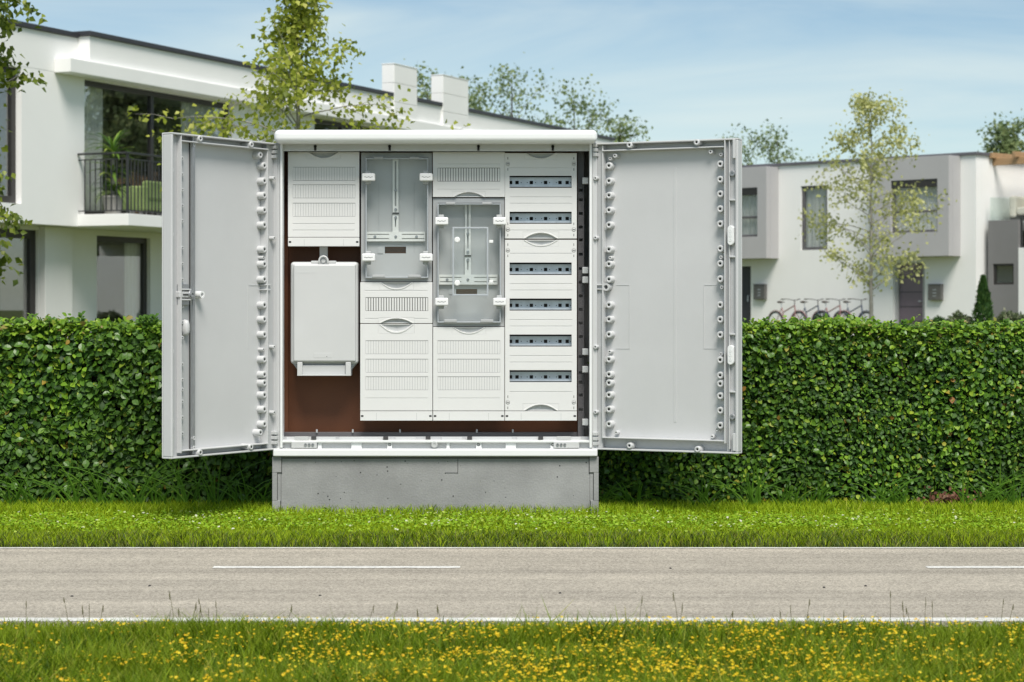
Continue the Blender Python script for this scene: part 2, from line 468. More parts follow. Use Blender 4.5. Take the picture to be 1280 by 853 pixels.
# ------------------------------------------------------------------ ground, road
LAWN_Z, ROAD_Z = -.035, -.05
def ground():
    prof = [(-300,-.18),(4.0,-.17),(5.6,-.15),(5.96,-.088),(6.024,-.062),(6.10,-.10),(7.86,-.10),(7.90,-.06),(7.97,LAWN_Z-.004),(9.2,LAWN_Z),(12,-.03),(900,-.03)]
    mb = MB(); xs = [-600,-60,-6,6,60,600]
    for y, z in prof:
        for x in xs: mb.v.append((x,y,z))
    k = len(xs)
    for i in range(len(prof)-1):
        for j in range(k-1):
            mb.f.append((i*k+j, i*k+j+1, (i+1)*k+j+1, (i+1)*k+j))
    tag(mb.build('ground', M['ground']), kind='structure')
    road = MB(); road.box(-120,120,6.028,7.905,-.14,ROAD_Z)
    ro = tag(road.build('road', M['asphalt']), kind='structure')
    def line(name, x0, x1, y0, y1):
        mb = MB(); n = max(2, int((x1-x0)/.05)) if x1-x0 < 30 else 60
        rng = random.Random(name+str(x0))
        a, b = [], []
        for i in range(n+1):
            x = x0+(x1-x0)*i/n
            mb.v.append((x, y0+rng.uniform(-.004,.004), ROAD_Z+.0015)); mb.v.append((x, y1+rng.uniform(-.003,.003), ROAD_Z+.0015))
        for i in range(n): mb.f.append((2*i,2*i+2,2*i+3,2*i+1))
        o = mb.build(name, M['paint'], ro)
    line('edge_line', -8, 8, 6.034, 6.104)
    line('edge_line', -8, 8, 7.868, 7.898)
    def dD(py): return F*(H-ROAD_Z)/(py-HY)
    y0, y1 = dD(710.8), dD(708.4)
    L = (575-265)*y0/F
    x0 = (265-CX)*y0/F
    gap = (1160-265)*y0/F
    for k in range(-3, 4):
        line('centre_dash', x0+k*gap, x0+k*gap+L, y0, y1)
    # a few dark crumbs of grit on the carriageway
    mb = MB(); rng = random.Random(4)
    for px, py in [(187,733),(1082,733),(838,711),(90,746),(1030,735),(400,745),(700,742)]:
        D = dD(py); p = P(px,py,D)
        mb.ring((p.x,p.y,ROAD_Z), (0,0,1), [(.005,0),(.004,.003),(.001,.004)], 6)
    tag(mb.build('road_grit', M['dark'], ro), kind='stuff')
ground()

# ------------------------------------------------------------------ cabinet
CO = P(544, 571, 9.0)                      # cabinet origin: middle of its foot
def C(px, py, D):
    p = P(px, py, D) - CO
    return p
def pbox(mb, x0, x1, y0, y1, D0, D1):
    """box whose front face (D0) covers these photo pixels"""
    a = C(x0, y1, D0); b = C(x1, y0, D0)
    mb.box(a.x, b.x, D0-CO.y, D1-CO.y, a.z, b.z)
    return mb
def prect(x0, x1, y0, y1, D):
    a = C(x0, y1, D); b = C(x1, y0, D)
    return (a.x, b.x, a.z, b.z)

cab = empty('distribution_cabinet', CO)
tag(cab, 'light grey electrical distribution cabinet with both doors open on a concrete plinth', 'cabinet')

def cabinet_shell():
    pbox(MB(), 342,747,162,178.5, 8.905,9.42).build('hood', M['hood'], cab, .022, seg=4)  # overhang extended beyond a flush hood to shade the top panels
    pbox(MB(), 352.5,737.5,178.5,188, 9.0,9.03).build('top_rail', M['rail'], cab, .002)
    pbox(MB(), 352.5,737.5,187.6,189.0, 9.0,9.012).build('rail_lip', M['shell'], cab)
    for x in (394,487,598,691):
        mb = pbox(MB(), x-1.4,x+1.4,183,188.5, 8.997,9.02)
        p = C(x,183,8.997); mb.ring(p, (0,1,0), [(0,0),(.0062,0),(.0062,.02),(0,.02)], 12)
        mb.build('keyhole', M['dark'], cab)
    for x0,x1 in ((343.5,350.2),(739.8,746.5)):
        pbox(MB(), x0,x1,178.6,562, 9.0,9.40).build('side_wall', M['shell'], cab, .003)
    for x0,x1 in ((350.2,353),(737,739.8)):
        pbox(MB(), x0,x1,180,560, 8.985,9.05).build('seal_edge', M['hood'], cab, .001)
    pbox(MB(), 345,745,179,562, 9.385,9.398).build('back_wall', M['tray'], cab)  # light plastic given a darker grey for the shade inside
    pbox(MB(), 360,722,190,541.5, 9.20,9.212).build('mounting_board', M['brown'], cab, .001)
    pbox(MB(), 353.5,360,190,541.5, 9.17,9.176).build('mounting_board', M['brown'], cab)
    # right hand gap: pierced upright with lugs
    mb = MB(); holes=[]
    a = prect(722.5,730,190,546, 9.10)
    for k, y in enumerate([238,250,267,284,300,318,336,353,370,387,404,421,446,466,478,494,512]):
        r = prect(723.5,728.5,y-1.8,y+1.8,9.10); holes.append(r)
    mb.plate(a[0],a[1],a[2],a[3], 9.10-CO.y, 9.108-CO.y, holes); mb.build('pierced_upright', M['framer'], cab)
    for y in (226,338,350,440,462,528):
        pbox(MB(), 728,735.5,y-4,y+4, 9.06,9.13).build('upright_lug', M['shell'], cab, .002)
    # foot of the opening
    pbox(MB(), 355,722,540.5,546.5, 9.13,9.16).build('lower_rail', M['framer'], cab, .001)
    for x in (395,440,499,595,640):
        pbox(MB(), x,x+2,537,541, 9.12,9.13).build('rail_pin', M['tray'], cab)
    for x0,x1 in ((358,378),(380,420),(424,488),(494,520),(552,578),(582,640),(646,705),(708,726)):
        pbox(MB(), x0,x1,546.5,552, 9.045,9.055).build('tray_segment', M['rail'], cab, .001)  # darker grey stands in for shade at the foot of the opening
    pbox(MB(), 354,736,546,552, 9.057,9.066).build('tray_floor', M['shell_shade'], cab)
    for x in (392,482,535,587,676):
        pbox(MB(), x-3,x+3,546,549.5, 9.03,9.044).build('drain_slot', M['seam'], cab)
    pbox(MB(), 351,739,551,553.4, 8.99,9.12).build('sill', M['hood'], cab, .001)
    pbox(MB(), 351,739,553.4,563, 9.012,9.03).build('bottom_rail', M['shell'], cab)
    for x0,x1 in ((397,402),(439,452),(484,490),(558,562),(595,602),(632,645),(688,694)):
        pbox(MB(), x0,x1,553.4,561.5, 9.0,9.0115).build('rail_rib', M['hood'], cab, .002)
    for x in (394,487,598,691):
        mb = MB(); mb.ring(C(x,556,9.0),(0,1,0),[(.0035,.03),(.0035,0),(.007,0),(.007,.045)],12)
        mb.build('screw_socket', M['shell'], cab)
    mb = MB(); mb.ring(C(543,556,8.99),(0,1,0),[(0,.0),(.006,.0),(.006,-.002),(.0125,-.002),(.0135,0),(.0135,.05)],16); mb.build('fixing_bolt', M['rail'], cab)
    for s in (-1,1):
        cx = 544+s*164
        pbox(MB(), cx-16,cx+16,552,560.5, 8.985,9.04).build('door_catch', M['shell'], cab, .003)
        pbox(MB(), cx-12,cx+6,546,550, 9.0,9.02).build('door_catch', M['rail'], cab, .002)
        mb = MB()
        for k in range(3): mb.ring(C(cx-s*2-s*k*4.5,556,8.984),(0,1,0),[(.003,.0),(.003,-.003),(.006,-.003),(.006,.0)],10)
        mb.build('catch_spring', M['rod'], cab)
    pbox(MB(), 341,747,561.5,571, 8.975,9.42).build('base_trim', M['hood'], cab, .006, seg=3)
cabinet_shell()

def lens_grip(parent, cx, cy, w, h, D, half=0, depth=.016, lip=.0022):
    """finger grip moulded into a cover: eye shaped dish (half=+1 upper half only, -1 lower half only)"""
    nx, nz = 48, 22
    mb = MB()
    hw, hh = w/2*D/F, h/2*D/F
    zlo, zhi = (-hh, hh)
    if half > 0: zlo = 0.0
    if half < 0: zhi = 0.0
    c = C(cx, cy, D)
    for j in range(nz+1):
        for i in range(nx+1):
            x = (i/nx*2-1)*hw*1.12; z = zlo+(zhi-zlo)*j/nz; z *= 1.18
            e = hh*(1-min(1,abs(x)/hw)**2)
            s = e-abs(z)                       # >0 inside
            t = s/(hh*.13)
            y = 0
            if s > 0:
                y = depth*min(1,t)**.7*(.5+.5*(1-abs(x)/hw))
            elif s > -hh*.18 and abs(x) < hw*1.03: y = -lip
            mb.v.append((c.x+x, c.y+y, c.z+z))
    for j in range(nz):
        for i in range(nx):
            a = j*(nx+1)+i
            mb.f.append((a,a+1,a+nx+2,a+nx+1))
    me = mb.mesh('finger_grip'); me.materials.append(M['panel']); me.materials.append(M['rail'])
    for p in me.polygons:
        if p.center.y > c.y+.004: p.material_index = 1  # dish faces in darker grey, in place of concave shading
    o = link('finger_grip', me, None, parent)
    return (c.x-hw*1.12, c.x+hw*1.12, c.z+zlo*1.18, c.z+zhi*1.18)

def slot_row(parent, x0, x1, y0, y1, D, n=24, gap=.42, deep=False, name='knockout_row'):
    """row of upright slats filling an opening in a cover, narrow joints between them"""
    mb = MB(); w = (x1-x0)/n
    for k in range(n):
        pbox(mb, x0+k*w+gap/2, x0+(k+1)*w-gap/2, y0+.5, y1-.5, D+(.0006 if not deep else .001), D+.006)
    o = mb.build(name, M['panel'], parent); tag(o, kind='stuff')
    pbox(MB(), x0-1,x1+1,y0-1,y1+1, D+(.005 if deep else .0035),D+.006).build('backing_strip', M['dark'] if deep else M['tray'], parent)  # deep: black sheet stands in for the shaded inside of open vents
    return o

PD = 9.05
def cover(name, x0,x1,y0,y1, rows=(), vents=(), grips=(), holes=(), skirt=.07, grooves=(), deepgap=.9):
    g = [prect(a,b,c,d,PD) for a,b,c,d in list(rows)+list(vents)+list(holes)]
    par = MB()
    hx = []
    for (cx,cy,w,h,half) in grips:
        hw, hh = w/2*PD/F*1.12, h/2*PD/F*1.18
        c = C(cx,cy,PD)
        hx.append((c.x-hw,c.x+hw, c.z-(hh if half<=0 else 0), c.z+(hh if half>=0 else 0)))
    a = prect(x0,x1,y0,y1,PD)
    gl = [prect(x0+6,x1-6,y-.35,y+.35,PD) for y in grooves]
    par.plate(a[0],a[1],a[2],a[3], PD-CO.y, PD-CO.y+.005, g+hx+gl)
    # skirt round the rim
    t=.003
    for q in ((a[0],a[0]+t,a[2],a[3]),(a[1]-t,a[1],a[2],a[3])): par.box(q[0],q[1],PD-CO.y+.005,PD-CO.y+skirt,q[2],q[3])
    for q in ((a[0]+t,a[1]-t,a[2],a[2]+t),(a[0]+t,a[1]-t,a[3]-t,a[3])): par.box(q[0],q[1],PD-CO.y+.005,PD-CO.y+skirt,q[2],q[3])
    o = par.build(name, M['panel'], cab, .0008, seg=1)
    if gl:
        mb = MB()
        for q in gl: mb.box(q[0],q[1],PD-CO.y+.002,PD-CO.y+.006,q[2]-.001,q[3]+.001)
        mb.build('groove_back', M['panel'], o)
    for r in rows: slot_row(o,*r,PD)
    for r in vents: slot_row(o,*r,PD,n=24,gap=deepgap,deep=True,name='vent_row')
    for g_ in grips: lens_grip(o,*g_[:4],PD,g_[4])
    return o

def foot_strip(o, x0,x1,y0,y1):
    """separate lower edge strip of a cover with its two dark corner latches"""
    pbox(MB(), x0,x1,y0,y1, PD-.002,PD+.07).build('edge_strip', M['panel'], o, .001)
    for x in (x0+1, x1-4): pbox(MB(), x,x+3,(y0+y1)/2-1,(y0+y1)/2+1, PD-.003,PD).build('corner_latch', M['dark'], o)
    for x in (x0+20, x1-20): pbox(MB(), x,x+.5,y0+2,y1-1, PD-.0024,PD-.002).build('strip_joint', M['rail'], o)

o = cover('cover_panel',360,449,190,296.5, rows=[(366,444,209,226),(366,444,231,248),(366,444,254,271)], grips=[(404.5,190,37,15,-1)], grooves=(280,288))
foot_strip(o,360,449,297.2,308)
o = cover('cover_panel',541,631,190,246.5, vents=[(547,625,210,227)], grips=[(586,246.5,37,12,1)], grooves=(205,237), deepgap=.7)
o = cover('cover_panel',450.3,540.5,353,404.3, vents=[(457,535,372,389)], grips=[(495.5,353,38,16,-1),(495.5,404.3,40,12,1)], grooves=(363.5,398.5))
o = cover('cover_panel',450.3,540.5,405.2,513.6, rows=[(457,535,426,443),(457,535,449,466),(457,535,471,488)], grips=[(495.5,405.2,40,20,-1)], grooves=(498,))
foot_strip(o,450.3,540.5,514.4,526)
o = cover('cover_panel',541.3,630.5,409,513.6, rows=[(547,625,426,443),(547,625,449,466),(547,625,471,488)], grips=[(586,409,38,15,-1)], grooves=(498,))
foot_strip(o,541.3,630.5,514.4,526)

def din_cover(x0,x1,y0,y1,slots,grips,grooves,screws):
    o = cover('module_cover',x0,x1,y0,y1, holes=[(637,714.5,a,b) for a,b in slots], grips=grips, grooves=grooves)
    for a,b in slots:
        D=9.085
        # black sheet behind the slot, standing in for the shaded interior
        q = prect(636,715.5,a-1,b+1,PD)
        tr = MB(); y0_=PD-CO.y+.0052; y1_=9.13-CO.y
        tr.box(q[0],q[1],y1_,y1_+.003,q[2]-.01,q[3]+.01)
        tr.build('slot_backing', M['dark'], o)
        h = b-a
        holes=[]
        for cx,w in ((638.5,3.5),(646.3,4.2),(664.2,4.2),(682,4.2),(700,4.2),(709,4.2)):
            holes.append(prect(cx-w/2,cx+w/2,a+h*.42,a+h*.42+4.2,D))
        for cx in (651.5,659,669.5,677,687,695.5,713):
            holes.append(prect(cx-.5,cx+.5,a+h*.42+1.6,a+h*.42+2.8,D))
        q = prect(635.5,716,a+h*.22,b-h*.22,D)
        mb = MB(); mb.plate(q[0],q[1],q[2],q[3], D-CO.y, D-CO.y+.002, holes)
        q2 = prect(635.5,716,b-h*.22,b-h*.04,D-.012); mb.box(q2[0],q2[1],D-.012-CO.y,D-CO.y,q2[2]+.002,q2[3])
        q3 = prect(635.5,716,a+h*.14,a+h*.22,D-.008); mb.box(q3[0],q3[1],D-.008-CO.y,D-CO.y,q3[2],q3[3])
        mb.build('din_rail', M['steel'], o)
    for sx,sy in screws:
        mb = MB(); mb.ring(C(sx,sy,PD),(0,1,0),[(0,-.001),(.0062,-.001),(.0072,0),(.0086,0),(.0086,-.0006),(.0094,-.0006),(.0094,.002)],16)
        s_ = mb.build('cover_screw', M['panel'], o)
        mb = MB(); pbox(mb,sx-1.4,sx+1.4,sy-.4,sy+.4,PD-.0016,PD-.0009)
        pbox(mb,sx-.35,sx+.35,sy-8.5,sy-5.5,PD-.0006,PD+.0004); pbox(mb,sx-.35,sx+.35,sy+5.5,sy+8.5,PD-.0006,PD+.0004)
        mb.build('screw_slot', M['seam'], o)
    return o
din_cover(631.2,721,191.5,298.4,[(220,235),(265,280)],[(676,191.5,36,13,-1),(676,298.4,40,14,1)],(210,246.5,254.5,288),[(634.8,205),(717.3,205),(634.8,287),(717.3,287)])
o = din_cover(631.2,721,300,513.6,[(328.5,344),(373.5,388.5),(418.5,433.5),(463,478)],[(676,300,40,14,-1),(676,513.6,40,15,1)],(317,355,363,400,408,445,453,490),[(634.8,313),(717.3,313),(634.8,503),(717.3,503)])
foot_strip(o,631.2,721,514.4,526)

def meter_field(x0,x1,y0,y1, clips, v0,vm, hy0,hy1, wx0,wx1,wy0,wy1, inner=None):
    D = 9.06; BD = 9.118
    o = MB()
    a = prect(x0,x1,y0,y1,D); i_ = prect(x0+6,x1-5,y0+6,y1-5,D)
    o.plate(a[0],a[1],a[2],a[3],D-CO.y,D-CO.y+.006,[i_])
    t=.003
    for q in ((i_[0]-t,i_[0],i_[2]-t,i_[3]+t),(i_[1],i_[1]+t,i_[2]-t,i_[3]+t)): o.box(q[0],q[1],D-CO.y+.006,BD-CO.y,q[2],q[3])
    for q in ((i_[0],i_[1],i_[2]-t,i_[2]),(i_[0],i_[1],i_[3],i_[3]+t)): o.box(q[0],q[1],D-CO.y+.006,BD-CO.y,q[2],q[3])
    f = o.build('meter_field', M['tray'], cab, .001, seg=1)
    wa = prect(wx0,wx1,wy0,wy1,BD)
    bp = MB(); bp.plate(i_[0]-.006,i_[1]+.006,i_[2]-.006,i_[3]+.006,BD-CO.y,BD-CO.y+.004,[wa]); bp.build('back_plate', M['meterplate'], f)
    ww = prect(wx0-1,wx1+1,wy0-1,wy1+1,BD)
    MB().box(ww[0],ww[1],BD-CO.y+.022,BD-CO.y+.026,ww[2],ww[3]).build('terminal_window', M['brown'], f)
    pbox(MB(), wx0-9,wx0-2,wy0,wy1, BD-.003,BD).build('label_field', M['meterplate'], f)
    cx = (x0+x1)/2-1
    # fixing rails
    vr = MB(); q=prect(cx-3.6,cx+3.6,v0,vm,9.12); s_=prect(cx-1,cx+1,v0+4,vm-8,9.12)
    vr.plate(q[0],q[1],q[2],q[3],9.104-CO.y,9.112-CO.y,[s_]); vr.build('upright_rail', M['raillight'], f)
    pbox(MB(),cx-4.2,cx+4.2,vm+.2,vm+2,9.100,9.112).build('rail_stop', M['seam'], f)
    lr = MB(); q=prect(cx-3.8,cx+3.8,vm+2.2,hy0,9.12); s_=prect(cx-.8,cx+.8,vm+8,hy0-6,9.12)
    lr.plate(q[0],q[1],q[2],q[3],9.104-CO.y,9.112-CO.y,[s_]); lr.build('upright_rail', M['raillight'], f)
    hr = MB(); q=prect(cx-36,cx+37,hy0,hy1,9.118)
    hm=(hy0+hy1)/2
    hs=[prect(cx-35,cx-8,hm-3.2,hm-2.2,9.118),prect(cx-35,cx-8,hm+2.2,hm+3.2,9.118),prect(cx+8,cx+36,hm-3.2,hm-2.2,9.118),prect(cx+8,cx+36,hm+2.2,hm+3.2,9.118)]
    hr.plate(q[0],q[1],q[2],q[3],9.102-CO.y,9.113-CO.y,hs); hr.build('cross_rail', M['raillight'], f)
    for sx,sy in ((cx-26,hm),(cx,hm),(cx+26,hm),(cx,v0+40),(cx,vm-4),(cx,vm+6)):
        mb=MB(); mb.ring(C(sx,sy,9.098),(0,1,0),[(0,0),(.005,0),(.006,.002),(.006,.012)],12); mb.build('rail_screw', M['rod'], f)
    # clear cover with rim
    cd=9.038
    q=prect(x0+7,x1-6,y0+8,y1-6,cd)
    MB().box(q[0],q[1],cd-CO.y,cd-CO.y+.003,q[2],q[3]).build('clear_cover', M['cover'], f)
    rim=MB(); r=.0045
    rim.plate(q[0]-r,q[1]+r,q[2]-r,q[3]+r,cd-CO.y-.002,cd-CO.y+.018,[q]); rim.build('cover_rim', M['coverrim'], f, .001, seg=1)
    for hx in (x0+22,x1-22):
        pbox(MB(),hx-8,hx+8,y1-8.5,y1-5,cd-.006,cd+.01).build('cover_hinge', M['tray'], f,.002)
        pbox(MB(),hx-6,hx+6,y0+5,y0+8,cd-.004,cd+.01).build('cover_hinge', M['tray'], f,.002)
    for sx in (x0+22,x0+66):
        pbox(MB(),sx,sx+.6,y0+38,y0+125,BD-.002,BD).build('plate_ridge', M['tray'], f)
    if inner:
        q=prect(*inner,cd-.008); r=.007
        rr=MB(); rr.plate(q[0],q[1],q[2],q[3],cd-.010-CO.y,cd-.002-CO.y,[(q[0]+r,q[1]-r,q[2]+r,q[3]-r)]); rr.build('flap_frame', M['coverrim'], f,.001,seg=1)
        MB().box(q[0]+r,q[1]-r,cd-.006-CO.y,cd-.004-CO.y,q[2]+r,q[3]-r).build('flap_window', M['cover'], f)
        for sx,sy in ((inner[0]+6,inner[2]+16),(inner[0]+6,inner[3]-16)):
            mb=MB(); mb.ring(C(sx,sy,cd-.012),(0,1,0),[(0,-.002),(.009,-.002),(.012,0),(.012,.006)],18); mb.build('flap_knob', M['white'], f)
        for sy in (inner[2]+18,inner[3]-18):
            pbox(MB(),inner[1]+1,inner[1]+6,sy-1.8,sy+1.8,cd-.012,cd).build('flap_stop', M['white'], f,.001)
    for (x,y) in clips:
        pbox(MB(),x-4,x+3,y-8,y+9,9.03,9.06).build('clip_base', M['tray'], f,.003)
        c=pbox(MB(),x-8.3,x+8.3,y-4.9,y+4.9,9.008,9.036).build('cover_clip', M['white'], f,.006,seg=3)
        mk=MB(); p=C(x,y,9.0075)
        pts=[(p.x+(k-4)*.0045,p.y,p.z+.0016*math.sin(k*1.9)) for k in range(9)]
        mk.tube(pts,.0008,4); mk.build('clip_mark', M['seam'], f)
    return f
meter_field(451.3,540,191,352.3,[(460.5,221.5),(532.5,221.5),(460.5,322),(532.5,322)],198,266,290,302,481,507.5,308.5,317)
meter_field(541.2,630.6,248,408.2,[(552,276.5),(624.5,276.5),(552,377.5),(624.5,377.5)],252,319,343.5,356,570,596.5,361.5,368,inner=(565.5,610.5,284,370))

def fuse_box():
    b = pbox(MB(),363,447.6,327.5,455.5,9.05,9.19).build('fuse_box', M['fusebox'], cab,.014,seg=4)
    pbox(MB(),366.5,444.5,330.5,452.5,9.03,9.06).build('lid', M['fusebox'], b,.008,seg=4)
    # tapered chin and handle bracket
    ch=MB(); a=C(364,452,9.06); e=C(447,452,9.06); a2=C(372,463,9.06); e2=C(439,463,9.06)
    for y in (9.06-CO.y,9.15-CO.y): ch.v += [(a.x,y,a.z),(e.x,y,e.z),(e2.x,y,e2.z),(a2.x,y,a2.z)]
    ch.f=[(3,2,1,0),(4,5,6,7),(0,1,5,4),(1,2,6,5),(2,3,7,6),(3,0,4,7)]
    ch.build('chin', M['tray'], b,.003)
    for x0,x1 in ((371.5,378),(432,438.5)): pbox(MB(),x0,x1,453,469,9.03,9.12).build('bracket_cheek', M['fusebox'], b,.002)
    pbox(MB(),378,432,457,468.6,9.045,9.11).build('bracket_bar', M['rail'], b,.002)
    pbox(MB(),371.5,438.5,468.4,470,9.03,9.11).build('bracket_foot', M['fusebox'], b,.001)
    # hanging strap with sealing loop
    pbox(MB(),399.5,409.5,308,330,9.12,9.128).build('hanging_strap', M['rail'], b)
    lp=MB(); c=C(404.3,329,9.04)
    pts=[(c.x-.018,c.y,c.z-.012)]+[(c.x-.018*math.cos(t),c.y,c.z+.008+.020*math.sin(t)) for t in np.linspace(0,math.pi,13)]+[(c.x+.018,c.y,c.z-.012)]
    lp.tube(pts,.0042,8); lp.build('sealing_loop', M['fusebox'], b, smooth=True)
    mb=MB(); mb.ring(C(404.3,326,9.045),(0,1,0),[(0,0),(.009,0),(.010,.003),(.010,.05)],16); mb.build('sealing_screw', M['rail'], b)
    pbox(MB(),389,420,326.2,329,9.05,9.08).build('top_tab', M['fusebox'], b,.001)
    pbox(MB(),392,415,441.5,447.5,9.0293,9.031).build('moulded_mark', M['fusebox'], b,.0004,seg=1)
    pbox(MB(),369,395,340,341.5,9.0294,9.031).build('moulded_mark', M['fusebox'], b)
    p=C(408.5,446,9.029); mb=MB(); mb.ring(p,(0,1,0),[(0,0),(.0018,0),(.0018,.002)],8); mb.build('gate_spot', M['dark'], b)
fuse_box()

# ------------------------------------------------------------------ doors
BOSS_PROF = lambda r,h: [(r*.34,-h*.75),(r*.34,0),(r*.92,0),(r,-.002),(r*1.04,-h)]
class Door:
    """door leaf: local x from hinge to free edge, local z up, interior side at sy*y"""
    def __init__(s, hx, ox, Dout, sy, label):
        a = P(hx,0,9.0); b = P(ox,0,Dout)
        s.a = Vector((a.x,a.y)); d = Vector((b.x,b.y))-s.a
        s.W = d.length; s.e = d/s.W; s.sy = sy
        s.th = math.atan2(s.e.y,s.e.x)
        s.ny = Vector((-s.e.y,s.e.x))*sy            # toward the inner side
        s.zt = C(0,179.3,9.0).z; s.zb = C(0,562.2,9.0).z
        s.T = .045
        s.label = label
    def uv(s, px, py, w=0.0):
        """door coordinates that the photo shows at px, py on the plane w (0 = rim, -T = skin)"""
        d = Vector(((px-CX)/F, 1.0)); o = s.a + s.ny*w
        t = o.dot(s.ny)/d.dot(s.ny)
        p = d*t
        return (p-s.a).dot(s.e), H-(py-HY)*t/F - CO.z
    def box(s, mb, u0,u1,w0,w1,z0,z1):
        mb.box(u0,u1,min(w0*s.sy,w1*s.sy),max(w0*s.sy,w1*s.sy),z0,z1); return mb
    def start(s):
        mb = MB(); T=s.T; W=s.W; zb,zt=s.zb,s.zt; r=.007
        s.box(mb,0,W,-T-.006,-T,zb,zt)
        s.o = mb.build('door', M['shell'], cab,.003, loc=(s.a.x-CO.x,s.a.y-CO.y,0), rot=(0,0,s.th))
        s.o['label'] = s.label
        for q in ((0,W,zt-r,zt),(0,W,zb,zb+r)):
            s.box(MB(),q[0],q[1],-T,0,q[2],q[3]).build('rim', M['shell'], s.o,.002)
    def rib(s, u0,u1,z0,z1,w, name='rib', mat='shell', w0=None, bev=.0015):
        return s.box(MB(),u0,u1,(-s.T if w0 is None else w0),w,z0,z1).build(name, M[mat], s.o, bev)
    def boss(s, px, py, r, w, mesh_cache={}, fin=True, floor=None):
        u,z = s.uv(px,py,w)
        fl = -s.T if floor is None else floor
        h = w-fl
        key=(round(r,5),round(h,4),s.sy)
        if key not in mesh_cache:
            mb=MB(); mb.ring((0,0,0),(0,s.sy,0),BOSS_PROF(r,h),16)
            mb.ring((0,-h*.74*s.sy,0),(0,s.sy,0),[(0,0),(r*.36,0)],16)
            me=mb.mesh('screw_boss'); me.materials.append(M['shell']); mesh_cache[key]=me
            me.materials.append(M['seam'])
            for p in me.polygons:
                p.use_smooth=True
                if (Vector((p.center.x,p.center.z)).length < r*.37): p.material_index=1  # hole faces coloured dark in place of the shade inside
        o=link('screw_boss',mesh_cache[key],None,s.o,(u,w*s.sy,z))
        return o
    def fin(s, px, py, du, dz, w):
        u,z=s.uv(px,py,w)
        mb=MB(); mb.bar((u,(-s.T+w)/2*s.sy,z),(u+du,(-s.T+w)/2*s.sy,z+dz),.003,abs(w+s.T))
        mb.build('boss_fin', M['shell'], s.o)

BIG=.0150; SMALL=.0085
ROW=[207.5,226.5,244.5,263,281.5,312,330.5,349.5,381.5,399.5,418.5,449.5,468.5,479,494,512,530.5]

